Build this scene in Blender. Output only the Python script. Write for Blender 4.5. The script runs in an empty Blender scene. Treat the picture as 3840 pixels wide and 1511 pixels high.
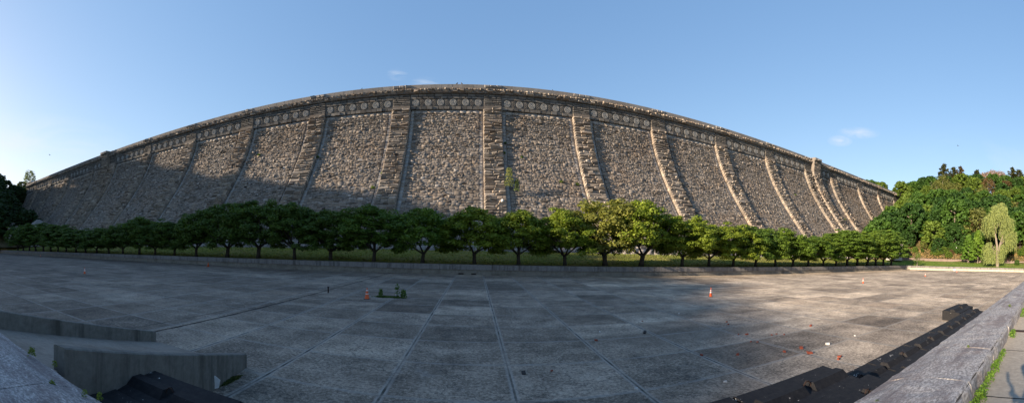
import bpy, math, random
import numpy as np
from mathutils import Vector, Matrix
R = math.radians
rng = np.random.default_rng(7)
random.seed(7)
scene = bpy.context.scene
COL = scene.collection

# ------------------------------------------------------------------ camera
HC = 3.874
FH, FV, CY = 1389.0, 1396.5, 954.5
yaw, pitch, roll = R(-6.8425), R(-1.3984), R(-1.3046)
cd = bpy.data.cameras.new('camera'); cam = bpy.data.objects.new('camera', cd); COL.objects.link(cam)
cd.type = 'PANO'; cd.panorama_type = 'CENTRAL_CYLINDRICAL'
cd.central_cylindrical_range_u_min = -1920 / FH
cd.central_cylindrical_range_u_max = 1920 / FH
cd.central_cylindrical_range_v_min = (CY - 1511) / FV
cd.central_cylindrical_range_v_max = CY / FV
cd.central_cylindrical_radius = 1.0
cd.clip_start = 0.05; cd.clip_end = 5000
Rm = Matrix.Rotation(yaw, 3, 'Z') @ Matrix.Rotation(pitch, 3, 'X') @ Matrix.Rotation(roll, 3, 'Y')
right, fwd, up = Rm.col[0], Rm.col[1], Rm.col[2]
M = Matrix((right, up, -fwd)).transposed().to_4x4()
cam.matrix_world = Matrix.Translation((0, 0, HC)) @ M
scene.camera = cam

# ------------------------------------------------------------------ light
SUN_AZ, SUN_EL = -98.5, 17.4      # azimuth from +Y towards +X
sd = bpy.data.lights.new('sun', 'SUN'); sd.energy = 5.0; sd.angle = R(0.5); sd.color = (1.0, 0.82, 0.61)
so = bpy.data.objects.new('sun', sd); COL.objects.link(so)
dv = Vector((math.sin(R(SUN_AZ)) * math.cos(R(SUN_EL)), math.cos(R(SUN_AZ)) * math.cos(R(SUN_EL)), math.sin(R(SUN_EL))))
so.rotation_euler = dv.to_track_quat('Z', 'Y').to_euler(); so.location = (-60, -20, 80)
w = bpy.data.worlds.new('World'); scene.world = w; w.use_nodes = True
nt = w.node_tree; nt.nodes.clear()
def N(nt, t, **kw):
    n = nt.nodes.new(t)
    for k, v in kw.items(): setattr(n, k, v)
    return n
out = N(nt, 'ShaderNodeOutputWorld'); bg = N(nt, 'ShaderNodeBackground')
sky = N(nt, 'ShaderNodeTexSky', sky_type='NISHITA', sun_disc=False)
sky.sun_elevation = R(SUN_EL); sky.sun_rotation = R(SUN_AZ); sky.altitude = 100
sky.air_density = 1.0; sky.dust_density = 0.6; sky.ozone_density = 2.2
bg.inputs[1].default_value = 0.125
tcw = N(nt, 'ShaderNodeTexCoord')
# thin wisps of cloud, placed by direction in the sky
def wisp(az, el, raz, rel, tilt, sc, lo, prev, strength):
    mp = N(nt, 'ShaderNodeMapping', vector_type='POINT')
    nt.links.new(tcw.outputs['Generated'], mp.inputs[0])
    # rotate direction so that the cloud centre lies on +Y
    mp.inputs['Rotation'].default_value = (0, 0, R(az))
    mp2 = N(nt, 'ShaderNodeMapping', vector_type='POINT'); nt.links.new(mp.outputs[0], mp2.inputs[0])
    mp2.inputs['Rotation'].default_value = (R(-el), 0, 0)
    mp3 = N(nt, 'ShaderNodeMapping', vector_type='POINT'); nt.links.new(mp2.outputs[0], mp3.inputs[0])
    mp3.inputs['Rotation'].default_value = (0, R(tilt), 0)
    mp3.inputs['Scale'].default_value = (1 / math.sin(R(raz)), 0, 1 / math.sin(R(rel)))
    ln = N(nt, 'ShaderNodeVectorMath', operation='LENGTH'); nt.links.new(mp3.outputs[0], ln.inputs[0])
    sep = N(nt, 'ShaderNodeSeparateXYZ'); nt.links.new(mp2.outputs[0], sep.inputs[0])
    mr = N(nt, 'ShaderNodeMapRange'); mr.inputs[1].default_value = 1.0; mr.inputs[2].default_value = -.2
    nt.links.new(ln.outputs['Value'], mr.inputs[0])
    ns = N(nt, 'ShaderNodeTexNoise'); ns.inputs['Scale'].default_value = sc; ns.inputs['Detail'].default_value = 8
    ns.inputs['Roughness'].default_value = 0.62; ns.inputs['Distortion'].default_value = 0.8
    ms = N(nt, 'ShaderNodeMapping'); nt.links.new(mp2.outputs[0], ms.inputs[0]); ms.inputs['Scale'].default_value = (0.5, 1, 1.4)
    ms.inputs['Rotation'].default_value = (0, R(tilt), 0)
    nt.links.new(ms.outputs[0], ns.inputs['Vector'])
    m2 = N(nt, 'ShaderNodeMapRange'); m2.inputs[1].default_value = lo; m2.inputs[2].default_value = lo + .34
    nt.links.new(ns.outputs[0], m2.inputs[0])
    mu = N(nt, 'ShaderNodeMath', operation='MULTIPLY'); nt.links.new(mr.outputs[0], mu.inputs[0]); nt.links.new(m2.outputs[0], mu.inputs[1])
    gy = N(nt, 'ShaderNodeMath', operation='GREATER_THAN'); gy.inputs[1].default_value = 0.0
    nt.links.new(sep.outputs[1], gy.inputs[0])
    mu2 = N(nt, 'ShaderNodeMath', operation='MULTIPLY'); nt.links.new(mu.outputs[0], mu2.inputs[0]); nt.links.new(gy.outputs[0], mu2.inputs[1])
    mu3 = N(nt, 'ShaderNodeMath', operation='MULTIPLY'); nt.links.new(mu2.outputs[0], mu3.inputs[0]); mu3.inputs[1].default_value = strength
    if prev is None: return mu3.outputs[0]
    ad = N(nt, 'ShaderNodeMath', operation='MAXIMUM'); nt.links.new(prev, ad.inputs[0]); nt.links.new(mu3.outputs[0], ad.inputs[1])
    return ad.outputs[0]
cl = None
for a in [(-11.3, 24.1, 1.6, .9, 20, 30, .42, .8), (-7.0, 23.0, 2.2, 1.0, 12, 30, .40, .8), (57.0, 17.1, 2.0, .9, 0, 34, .28, 1.0),
          (59.8, 18.3, 3.4, .9, -28, 26, .33, 1.0), (-70, 15.5, 18, 4, 4, 9, .33, 1.), (-62, 11, 16, 5, 4, 9, .33, .9), (82, 14, 20, 7, 8, 8, .46, .30)]:
    cl = wisp(a[0], a[1], a[2], a[3], a[4], a[5], a[6], cl, a[7])
mix = N(nt, 'ShaderNodeMix', data_type='RGBA')
SKS = 0.125; sp_ = N(nt, 'ShaderNodeSeparateColor'); nt.links.new(sky.outputs[0], sp_.inputs[0]); cb_ = N(nt, 'ShaderNodeCombineColor')
for i_, (g_, k_) in enumerate(((.78, 1.11), (.64, 1.07), (.50, 1.15))):
    m0 = N(nt, 'ShaderNodeMath', operation='MULTIPLY'); nt.links.new(sp_.outputs[i_], m0.inputs[0]); m0.inputs[1].default_value = .15
    m1 = N(nt, 'ShaderNodeMath', operation='POWER'); nt.links.new(m0.outputs[0], m1.inputs[0]); m1.inputs[1].default_value = g_
    m2_ = N(nt, 'ShaderNodeMath', operation='MULTIPLY'); nt.links.new(m1.outputs[0], m2_.inputs[0]); m2_.inputs[1].default_value = k_/(2**1.35)/SKS
    nt.links.new(m2_.outputs[0], cb_.inputs[i_])
nt.links.new(cl, mix.inputs[0]); nt.links.new(cb_.outputs[0], mix.inputs[6]); mix.inputs[7].default_value = (2.75, 2.9, 3.15, 1)
nt.links.new(mix.outputs[2], bg.inputs[0])
nt.links.new(bg.outputs[0], out.inputs[0])
scene.view_settings.view_transform = 'Standard'; scene.view_settings.look = 'None'
scene.view_settings.exposure = 1.35; scene.view_settings.gamma = 1.0
scene.cycles.max_bounces = 5; scene.cycles.transparent_max_bounces = 4

# ------------------------------------------------------------------ object helpers
def mesh_np(name, V, F, smooth=False, tone=None, mat=None):
    me = bpy.data.meshes.new(name)
    V = np.asarray(V, dtype=np.float32)
    if isinstance(F, np.ndarray):
        n, k = F.shape
        me.vertices.add(len(V)); me.vertices.foreach_set('co', V.ravel())
        me.loops.add(n * k); me.loops.foreach_set('vertex_index', F.astype(np.int32).ravel())
        me.polygons.add(n); me.polygons.foreach_set('loop_start', np.arange(0, n * k, k, dtype=np.int32))
        me.update(calc_edges=True)
    else:
        me.from_pydata(V.tolist(), [], F); me.update()
    if smooth: me.polygons.foreach_set('use_smooth', np.ones(len(me.polygons), bool))
    if tone is not None:
        at = me.attributes.new('tone', 'FLOAT', 'POINT'); at.data.foreach_set('value', np.asarray(tone, dtype=np.float32))
    if mat is not None: me.materials.append(mat)
    return me
def link(name, me, parent=None, loc=(0, 0, 0), rz=0, sc=None):
    o = bpy.data.objects.new(name, me); COL.objects.link(o)
    o.location = loc; o.rotation_euler = (0, 0, rz)
    if sc is not None: o.scale = sc
    if parent is not None: o.parent = parent
    return o
def tag(o, label=None, cat=None, group=None, kind=None):
    if label: o['label'] = label
    if cat: o['category'] = cat
    if group: o['group'] = group
    if kind: o['kind'] = kind
    return o
def empty(name, loc=(0, 0, 0), rz=0, **kw):
    o = link(name, None, None, loc, rz); o.empty_display_size = 0.3
    return tag(o, **kw)
class MB:
    def __init__(s): s.V = []; s.F = []
    def add(s, vs, fs):
        b = len(s.V); s.V += [tuple(v) for v in vs]; s.F += [tuple(i + b for i in f) for f in fs]
    def box(s, x0, x1, y0, y1, z0, z1):
        s.add([(x0,y0,z0),(x1,y0,z0),(x1,y1,z0),(x0,y1,z0),(x0,y0,z1),(x1,y0,z1),(x1,y1,z1),(x0,y1,z1)],
              [(0,3,2,1),(4,5,6,7),(0,1,5,4),(1,2,6,5),(2,3,7,6),(3,0,4,7)])
    def prism(s, poly, x0, x1, taper=0.0):   # poly in (y,z), extruded along x
        n = len(poly)
        s.add([(x0, p[0], p[1]) for p in poly] + [(x1, p[0], p[1]) for p in poly],
              [tuple(range(n)), tuple(range(2*n-1, n-1, -1))] + [(i, i+n, (i+1) % n + n, (i+1) % n) for i in range(n)])
    def tube(s, pts, rad, n=8, cap=True):
        b = len(s.V); pts = [Vector(p) for p in pts]
        for i, p in enumerate(pts):
            d = (pts[min(i+1, len(pts)-1)] - pts[max(i-1, 0)]).normalized()
            a = d.cross(Vector((0, 0, 1)) if abs(d.z) < .95 else Vector((1, 0, 0))).normalized(); c = d.cross(a)
            r = rad[i] if isinstance(rad, (list, tuple)) else rad
            for k in range(n):
                t = 2 * math.pi * k / n
                s.V.append(tuple(p + (a * math.cos(t) + c * math.sin(t)) * r))
        for i in range(len(pts) - 1):
            for k in range(n):
                k2 = (k + 1) % n
                s.F.append((b+i*n+k, b+i*n+k2, b+(i+1)*n+k2, b+(i+1)*n+k))
        if cap:
            s.F.append(tuple(b + k for k in range(n))[::-1]); e = b + (len(pts)-1)*n
            s.F.append(tuple(e + k for k in range(n)))
    def lathe(s, prof, c=(0, 0, 0), n=16):
        b = len(s.V)
        for r, z in prof:
            for k in range(n):
                t = 2*math.pi*k/n; s.V.append((c[0]+r*math.cos(t), c[1]+r*math.sin(t), c[2]+z))
        for i in range(len(prof)-1):
            for k in range(n):
                k2 = (k+1) % n; s.F.append((b+i*n+k, b+i*n+k2, b+(i+1)*n+k2, b+(i+1)*n+k))
        s.F.append(tuple(b+k for k in range(n))[::-1]); e = b+(len(prof)-1)*n; s.F.append(tuple(e+k for k in range(n)))
    def build(s, name, mat, parent=None, smooth=False, **kw):
        me = mesh_np(name, s.V, s.F, smooth); me.materials.append(mat)
        return link(name, me, parent, **kw)

# ------------------------------------------------------------------ materials
def material(name, rough=0.85, spec=0.3):
    m = bpy.data.materials.new(name); m.use_nodes = True; nt = m.node_tree
    b = nt.nodes['Principled BSDF']; b.inputs['Roughness'].default_value = rough
    b.inputs['Specular IOR Level'].default_value = spec
    return m, nt, b
def coords(nt, scale=(1, 1, 1), rot=(0, 0, 0), which='Object'):
    tc = N(nt, 'ShaderNodeTexCoord'); mp = N(nt, 'ShaderNodeMapping')
    mp.inputs['Scale'].default_value = scale; mp.inputs['Rotation'].default_value = rot
    nt.links.new(tc.outputs[which], mp.inputs[0]); return mp.outputs[0]
def wcoords(nt, scale=(1, 1, 1), rot=(0, 0, 0)):
    g = N(nt, 'ShaderNodeNewGeometry'); mp = N(nt, 'ShaderNodeMapping')
    mp.inputs['Scale'].default_value = scale; mp.inputs['Rotation'].default_value = rot
    nt.links.new(g.outputs['Position'], mp.inputs[0]); return mp.outputs[0]
def noise(nt, vec, scale, detail=5, rough=.6, dist=0):
    n = N(nt, 'ShaderNodeTexNoise'); n.inputs['Scale'].default_value = scale; n.inputs['Detail'].default_value = detail
    n.inputs['Roughness'].default_value = rough; n.inputs['Distortion'].default_value = dist
    nt.links.new(vec, n.inputs['Vector']); return n.outputs[0]
def ramp(nt, fac, stops):
    r = N(nt, 'ShaderNodeValToRGB'); cr = r.color_ramp
    while len(cr.elements) < len(stops): cr.elements.new(.5)
    for e, (p, c) in zip(cr.elements, stops):
        e.position = p; e.color = (*c, 1) if len(c) == 3 else c
    nt.links.new(fac, r.inputs[0]); return r.outputs[0]
def mixc(nt, fac, a, b, mode='MIX'):
    m = N(nt, 'ShaderNodeMix', data_type='RGBA', blend_type=mode)
    for s, v in ((0, fac), (6, a), (7, b)):
        if isinstance(v, (int, float)): m.inputs[s].default_value = v
        elif isinstance(v, tuple): m.inputs[s].default_value = (*v, 1)
        else: nt.links.new(v, m.inputs[s])
    return m.outputs[2]
def mth(nt, op, a, b=None):
    m = N(nt, 'ShaderNodeMath', operation=op)
    for i, v in enumerate((a, b)):
        if v is None: continue
        if isinstance(v, (int, float)): m.inputs[i].default_value = v
        else: nt.links.new(v, m.inputs[i])
    return m.outputs[0]
def mrange(nt, v, a, b, c=0., d=1.):
    m = N(nt, 'ShaderNodeMapRange'); nt.links.new(v, m.inputs[0])
    for i, x in enumerate((a, b, c, d)): m.inputs[i+1].default_value = x
    return m.outputs[0]
def bump(nt, b, h, strength=.5, dist=.02):
    n = N(nt, 'ShaderNodeBump'); n.inputs['Strength'].default_value = strength; n.inputs['Distance'].default_value = dist
    nt.links.new(h, n.inputs['Height']); nt.links.new(n.outputs[0], b.inputs['Normal'])
def setc(nt, b, c): nt.links.new(c, b.inputs['Base Color'])
def attr(nt, name):
    a = N(nt, 'ShaderNodeAttribute'); a.attribute_name = name; return a.outputs['Fac']

def stone_mat(name, stops, mott=.35, streak=True, streakcol=(.07, .06, .05), rough=.9, fine=3.0):
    m, nt, b = material(name, rough, .2)
    base = ramp(nt, attr(nt, 'tone'), stops)
    wc = wcoords(nt)
    n1 = noise(nt, wc, fine, 6, .7)
    c = mixc(nt, 1.0, base, ramp(nt, n1, [(.25, (1-mott,)*3), (.75, (1+mott*.5,)*3)]), 'MULTIPLY')
    if streak:
        sv = wcoords(nt, (.9, .1, .07)); n2 = noise(nt, sv, 1.0, 6, .65)
        c = mixc(nt, mrange(nt, n2, .52, .72, 0, .55), c, streakcol)
        n3 = noise(nt, wcoords(nt, (.12, .12, .12)), 1.0, 4, .6)
        c = mixc(nt, mrange(nt, n3, .45, .7, 0, .35), c, mixc(nt, 1.0, c, (1.1, .85, .62), 'MULTIPLY'))
    setc(nt, b, c); bump(nt, b, n1, .5, .05)
    return m
GR = [(0, (.06, .051, .046)), (.22, (.145, .125, .108)), (.45, (.235, .208, .182)), (.62, (.275, .23, .188)), (.8, (.31, .275, .24)), (1, (.43, .395, .355))]
m_rock = stone_mat('rock_faced_granite', GR)
m_pier = stone_mat('pier_granite', [(0, (.11, .092, .08)), (.4, (.25, .215, .18)), (.7, (.33, .28, .23)), (1, (.44, .39, .33))])
m_border = stone_mat('smooth_granite_border', [(0, (.24, .215, .19)), (1, (.38, .355, .325))], .2, True, (.20, .12, .06))
m_frieze = stone_mat('weathered_frieze_granite', [(0, (.085, .08, .075)), (1, (.23, .212, .19))], .4, True, (.05, .05, .05), .9, 2.0)
m_medal = stone_mat('pale_carved_granite', [(0, (.22, .212, .20)), (1, (.32, .31, .29))], .3, False, fine=4.)
m_parapet = stone_mat('dressed_parapet_granite', [(0, (.19, .178, .165)), (1, (.29, .27, .25))], .3, True, (.12, .11, .10))
m_mortar, _nt, _b = material('dark_mortar'); _b.inputs['Base Color'].default_value = (.06, .053, .047, 1)
m_pav = stone_mat('pavilion_granite', [(0, (.17, .16, .15)), (1, (.50, .465, .42))], .2, False)

def simple(name, col, rough=.8, var=.25, sc=3., spec=.3, b_str=.3, metal=0.):
    m, nt, b = material(name, rough, spec); b.inputs['Metallic'].default_value = metal
    n1 = noise(nt, coords(nt), sc, 6, .65)
    setc(nt, b, mixc(nt, 1.0, tuple(col), ramp(nt, n1, [(.25, (1-var,)*3), (.75, (1+var,)*3)]), 'MULTIPLY'))
    if b_str: bump(nt, b, n1, b_str, .02)
    return m

# exposed-aggregate pool floor: slabs 3.42 x 2.82 m
BP = -0.01896
m_floor, nt, b = material('pool_floor_concrete', .8, .35)
mp = wcoords(nt, (1, 1, 1), (0, 0, -BP))
sx = N(nt, 'ShaderNodeSeparateXYZ'); nt.links.new(mp, sx.inputs[0])
u = mth(nt, 'DIVIDE', mth(nt, 'ADD', sx.outputs[0], 2.30 + 342.0), 3.42)
v = mth(nt, 'DIVIDE', mth(nt, 'ADD', sx.outputs[1], -11.9 + 282.0), 2.82)
cmb = N(nt, 'ShaderNodeCombineXYZ'); nt.links.new(mth(nt, 'FLOOR', u), cmb.inputs[0]); nt.links.new(mth(nt, 'FLOOR', v), cmb.inputs[1])
wn = N(nt, 'ShaderNodeTexWhiteNoise', noise_dimensions='2D'); nt.links.new(cmb.outputs[0], wn.inputs['Vector'])
wn2 = N(nt, 'ShaderNodeSeparateColor'); nt.links.new(wn.outputs['Color'], wn2.inputs[0])
slab = ramp(nt, wn.outputs['Value'], [(0, (.70, .66, .62)), (.15, (.88, .86, .83)), (.6, (1.0, .985, .96)), (1, (1.13, 1.11, 1.07))])
wcf = wcoords(nt)
spk = noise(nt, wcf, 9, 8, .85)
pat = noise(nt, wcf, .7, 6, .75)
agg = mth(nt, 'ADD', mth(nt, 'MULTIPLY', pat, .40), mth(nt, 'MULTIPLY', spk, .90))
agg = mth(nt, 'ADD', agg, mrange(nt, wn2.outputs[1], 0, 1, -.045, .035))
c = ramp(nt, agg, [(.50, (.045, .04, .035)), (.60, (.165, .148, .13)), (.68, (.32, .293, .26)), (.78, (.54, .50, .45))])
big = noise(nt, wcoords(nt, (.06, .16, .1)), 1.0, 5, .6, .5)
c = mixc(nt, 1.0, c, slab, 'MULTIPLY')
c = mixc(nt, 1.0, c, ramp(nt, big, [(.3, (.72, .70, .68)), (.55, (1, 1, 1)), (.75, (1.25, 1.21, 1.16))]), 'MULTIPLY')
wv = noise(nt, wcoords(nt, (.012, .09, .1)), 1.0, 4, .6, .3)   # long dried-water tide lines
c = mixc(nt, mrange(nt, wv, .58, .62, 0, .5), c, (.07, .06, .05))
sun_grad = mth(nt, 'ADD', sx.outputs[0], mth(nt, 'MULTIPLY', mth(nt, 'SUBTRACT', big, .5), 60.0))   # sun and shade put into the colour: paler right end, darker left
c = mixc(nt, 1.0, c, ramp(nt, mrange(nt, sun_grad, -60, 60), [(0, (.40, .375, .345)), (.48, (.80, .74, .67)), (.60, (1.06, .97, .87)), (.75, (1.60, 1.42, 1.20))]), 'MULTIPLY')
fu = mth(nt, 'ABSOLUTE', mth(nt, 'SUBTRACT', mth(nt, 'FRACT', u), .5)); fv = mth(nt, 'ABSOLUTE', mth(nt, 'SUBTRACT', mth(nt, 'FRACT', v), .5))
jn = noise(nt, wcf, 1.2, 4, .6)
ju = mrange(nt, fu, .462, .478, 0, 1); jv = mrange(nt, fv, .470, .482, 0, 1)
band = mth(nt, 'MAXIMUM', ju, mth(nt, 'MULTIPLY', jv, .85))
ck = noise(nt, wcoords(nt, (.11, .11, .11)), 1.0, 9, .62, .2)
ckl = mrange(nt, mth(nt, 'ABSOLUTE', mth(nt, 'SUBTRACT', ck, .5)), .0012, .0030, 1, 0)
c = mixc(nt, mth(nt, 'MULTIPLY', ckl, .7), c, (.05, .045, .04))
st = noise(nt, wcoords(nt, (.45, .6, .5)), 1.0, 7, .7)
c = mixc(nt, mrange(nt, st, .60, .72, 0, .42), c, (.075, .066, .058))
st2 = noise(nt, wcoords(nt, (.33, .4, .5), (.4, 0, .7)), 1.3, 6, .7)
c = mixc(nt, mrange(nt, st2, .62, .74, 0, .40), c, (.40, .38, .345))
c = mixc(nt, mth(nt, 'MULTIPLY', band, mrange(nt, jn, .35, .65, .25, .85)), c, (.31, .29, .26))
lu = mrange(nt, mth(nt, 'ADD', fu, mrange(nt, jn, .3, .7, -.004, .004)), .4895, .4935, 0, 1); lv = mrange(nt, fv, .4935, .497, 0, 1)
crack = mth(nt, 'MAXIMUM', lu, mth(nt, 'MULTIPLY', lv, .5))
c = mixc(nt, mth(nt, 'MULTIPLY', crack, mrange(nt, jn, .38, .62, .25, 1.0)), c, (.05, .046, .037))
setc(nt, b, c)
bump(nt, b, mth(nt, 'SUBTRACT', spk, crack), .5, .012)

def conc(name, col, stain=(.05, .05, .045), vert=True, fine=8., stf=.6):
    m, nt, b = material(name, .85, .3)
    n1 = noise(nt, wcoords(nt), fine, 7, .7)
    c = mixc(nt, 1.0, tuple(col), ramp(nt, n1, [(.25, (.65, .65, .65)), (.75, (1.2, 1.2, 1.2))]), 'MULTIPLY')
    n2 = noise(nt, wcoords(nt, (1.6, 1.6, .15) if vert else (.5, .5, .5)), 1.3, 6, .7)
    c = mixc(nt, mrange(nt, n2, .48, .68, 0, stf), c, stain)
    setc(nt, b, c); bump(nt, b, n1, .4, .015); return m
m_pwall_top = conc('coping_granite', (.20, .185, .175), (.04, .037, .035), True, 5., .85)
m_end_low = conc('sunlit_rubble', (.46, .41, .32), (.22, .18, .13), False, 3., .5)  # paler copy of the pool wall rubble, with sunlight put into its colour
m_pwall_low = conc('rubble_concrete', (.20, .18, .15), (.07, .06, .045), False, 3., .7)
m_ramp = conc('ramp_concrete', (.25, .22, .185), (.12, .095, .07), False)
m_rampwall = conc('cheek_wall_concrete', (.165, .158, .14), (.045, .043, .036), True, 6., .75)
m_walk = conc('walkway_concrete', (.37, .325, .265), (.23, .20, .165), False, 12., .5)
m_base = conc('base_course_granite', (.40, .36, .325), (.13, .11, .10), True, 6., .7)
m_road = conc('retaining_wall_stone', (.21, .155, .13), (.09, .065, .06), True, 4., .6)
m_road2 = simple('path_asphalt', (.30, .28, .26))
# ledge granite: pale, blotched grey-violet
m_ledge, nt, b = material('ledge_granite', .8, .35)
wl = wcoords(nt); wl2 = wcoords(nt, (.55, 2.2, 2.2))
n1 = noise(nt, wcoords(nt, (1, 2.2, 1)), 16, 6, .75); n2 = noise(nt, wl2, 1.3, 6, .7, .4); n3 = noise(nt, wl, 2.5, 5, .7)
c = ramp(nt, n1, [(.32, (.10, .09, .09)), (.5, (.28, .265, .26)), (.66, (.54, .52, .50))])
c = mixc(nt, mrange(nt, n2, .46, .60, 0, .7), c, (.13, .105, .105))
c = mixc(nt, mrange(nt, n3, .6, .75, 0, .4), c, (.24, .19, .15))
setc(nt, b, c); bump(nt, b, n1, .7, .02)
# black painted concrete with white chips
m_black, nt, b = material('black_painted_concrete', .75, .2)
n1 = noise(nt, wcoords(nt), 2.6, 6, .75); n2 = noise(nt, wcoords(nt), 9, 5, .7)
c = mixc(nt, mrange(nt, n2, .4, .7, 0, 1), (.010, .010, .012), (.022, .021, .022))
chip = mth(nt, 'MAXIMUM', mrange(nt, n1, .66, .67, 0, 1), mth(nt, 'MULTIPLY', mrange(nt, n2, .69, .70, 0, 1), .9))
c = mixc(nt, chip, c, (.55, .53, .50))
setc(nt, b, c); bump(nt, b, n1, .4, .02)
m_rust = simple('rusty_steel', (.03, .016, .012), .9)
m_orange = simple('orange_plastic', (.62, .10, .025), .5, .15)
m_white = simple('white_reflective', (.72, .70, .68), .5, .12)
m_blackrub = simple('black_rubber', (.02, .02, .02), .7)
m_brick = simple('broken_red_brick', (.22, .055, .032), .9, .3, 20)
m_pale = simple('pale_rubble', (.6, .58, .55), .9, .2, 20)
m_dark = simple('dark_rag', (.03, .028, .028), .9)
m_steel = simple('galvanised_steel', (.5, .5, .5), .5, .1, 5, .4, 0, .6)
m_pole = simple('dark_pole_paint', (.06, .055, .05), .5)
m_globe = simple('white_lamp_globe', (.8, .8, .78), .3, .05)
m_void, _nt, _b = material('dark_opening'); _b.inputs['Base Color'].default_value = (.012, .011, .01, 1)

# grass / earth
def grass_mat(name, a, bcol, dry, f=.5):
    m, nt, b = material(name, .9, .15)
    n1 = noise(nt, wcoords(nt), 2.2, 7, .75); n2 = noise(nt, wcoords(nt), .18, 4, .6); n3 = noise(nt, wcoords(nt, (1, 1, 1)), 9, 4, .7)
    c = mixc(nt, mrange(nt, n1, .35, .65), tuple(a), tuple(bcol))
    c = mixc(nt, mth(nt, 'MULTIPLY', mrange(nt, n2, .45, .62), f), c, tuple(dry))
    c = mixc(nt, 1.0, c, ramp(nt, n3, [(.3, (.6, .6, .6)), (.7, (1.3, 1.3, 1.3))]), 'MULTIPLY')
    setc(nt, b, c); bump(nt, b, mth(nt, 'ADD', n1, n3), 1.0, .25); return m
m_lawn = grass_mat('lawn_grass', (.09, .16, .02), (.17, .25, .035), (.26, .22, .08), .4)
m_slope = grass_mat('weedy_slope', (.12, .15, .025), (.25, .26, .05), (.30, .23, .09), .5)
m_hill = grass_mat('hill_earth', (.05, .065, .02), (.10, .085, .04), (.17, .11, .06), .8)
m_bark = simple('grey_brown_bark', (.05, .04, .032), .95, .4, 6)
m_bark2 = simple('pale_bark', (.20, .165, .13), .95, .3, 6)

def leaf_mat(name, use_obj=True, col=(.06, .11, .02), trans=.35, vary=.5):
    m, nt, b = material(name, .6, .25)
    t = attr(nt, 'tone')
    if use_obj:
        oi = N(nt, 'ShaderNodeObjectInfo'); base = oi.outputs['Color']
    else:
        rgb = N(nt, 'ShaderNodeRGB'); rgb.outputs[0].default_value = (*col, 1); base = rgb.outputs[0]
    c = mixc(nt, 1.0, base, ramp(nt, t, [(0, (1-vary, 1-vary*.9, 1-vary)), (.5, (1, 1, 1)), (1, (1+vary*1.1, 1+vary*.8, 1+vary*.3))]), 'MULTIPLY')
    setc(nt, b, c)
    tr = N(nt, 'ShaderNodeBsdfTranslucent'); nt.links.new(mixc(nt, 1.0, c, (1.25, 1.35, .6), 'MULTIPLY'), tr.inputs[0])
    mx = N(nt, 'ShaderNodeMixShader'); mx.inputs[0].default_value = trans
    nt.links.new(b.outputs[0], mx.inputs[1]); nt.links.new(tr.outputs[0], mx.inputs[2])
    nt.links.new(mx.outputs[0], nt.nodes['Material Output'].inputs[0]); return m
m_leaf = leaf_mat('foliage')
m_weed = leaf_mat('weed_leaves', False, (.10, .17, .03))

# ------------------------------------------------------------------ setting: floor, walk, ground
def sheet(name, pts, z, mat, kind='structure'):
    me = mesh_np(name, [(x, y, z) for x, y in pts], [tuple(range(len(pts)))]); me.materials.append(mat)
    o = link(name, me); o['kind'] = kind; return o
sheet('ground', [(-3000, -3000), (3000, -3000), (3000, 3000), (-3000, 3000)], -.6, m_hill)
def py(x, y): return y + BP * x
floor_poly = [(-320, py(-320, 47.5)), (-320, 2.0), (134, 2.0), (132, 9), (127, 21.5), (120, 32.2), (112, 45.4)]
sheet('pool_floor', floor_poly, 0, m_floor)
sheet('walkway', [(-320, -60), (320, -60), (320, 1.02), (-320, 1.02)], 1.9, m_walk)
# joints of the walkway, cut as narrow dark strips, and a rusty expansion plate
g = MB()
for x in (5.36, 8.2, 13.4, 18, 25, 34, -2, -8, -14, 2.5): g.box(x-.012, x+.012, -12, 1.0, 1.895, 1.904)
g.build('walkway_joints', m_void)['kind'] = 'structure'
pl = MB(); pl.box(10.35, 10.62, -8, .96, 1.89, 1.912)
tag(pl.build('cover_plate', m_rust), 'rusty brown steel strip set across the concrete walkway', 'cover plate')
# drain strip across the pool floor
t = MB()
a0, a1, b0, b1 = (-12.3, 6.8), (-10.1, 47.5), (-13.4, 6.8), (-11.0, 47.5)
t.add([(*b0, .004), (*a0, .004), (*a1, .004), (*b1, .004)], [(0, 1, 2, 3)])
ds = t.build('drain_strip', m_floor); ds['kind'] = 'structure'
t = MB()
for (p, q, ww) in ((a0, a1, .16), (b0, b1, .05)):
    n = 60
    for i in range(n):
        s0, s1 = i/n, (i+1)/n; x0 = p[0]+(q[0]-p[0])*s0; x1 = p[0]+(q[0]-p[0])*s1; y0 = p[1]+(q[1]-p[1])*s0; y1 = p[1]+(q[1]-p[1])*s1
        w0 = ww*random.uniform(.6, 1.2)
        t.add([(x0, y0, .008), (x0+w0, y0, .008), (x1+w0, y1, .008), (x1, y1, .008)], [(0, 1, 2, 3)])
t.build('drain_gaps', m_void)['kind'] = 'structure'
# expansion post by the strip
mb = MB(); mb.tube([(0, 0, 0), (0, 0, .42)], [.06, .05], 8); mb.lathe([(.085, .40), (.085, .47)], n=8)
tag(mb.build('iron_post', m_rust, loc=(-10.5, 26.6, 0)), 'short rusty iron post standing on the drain strip', 'post')

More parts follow.
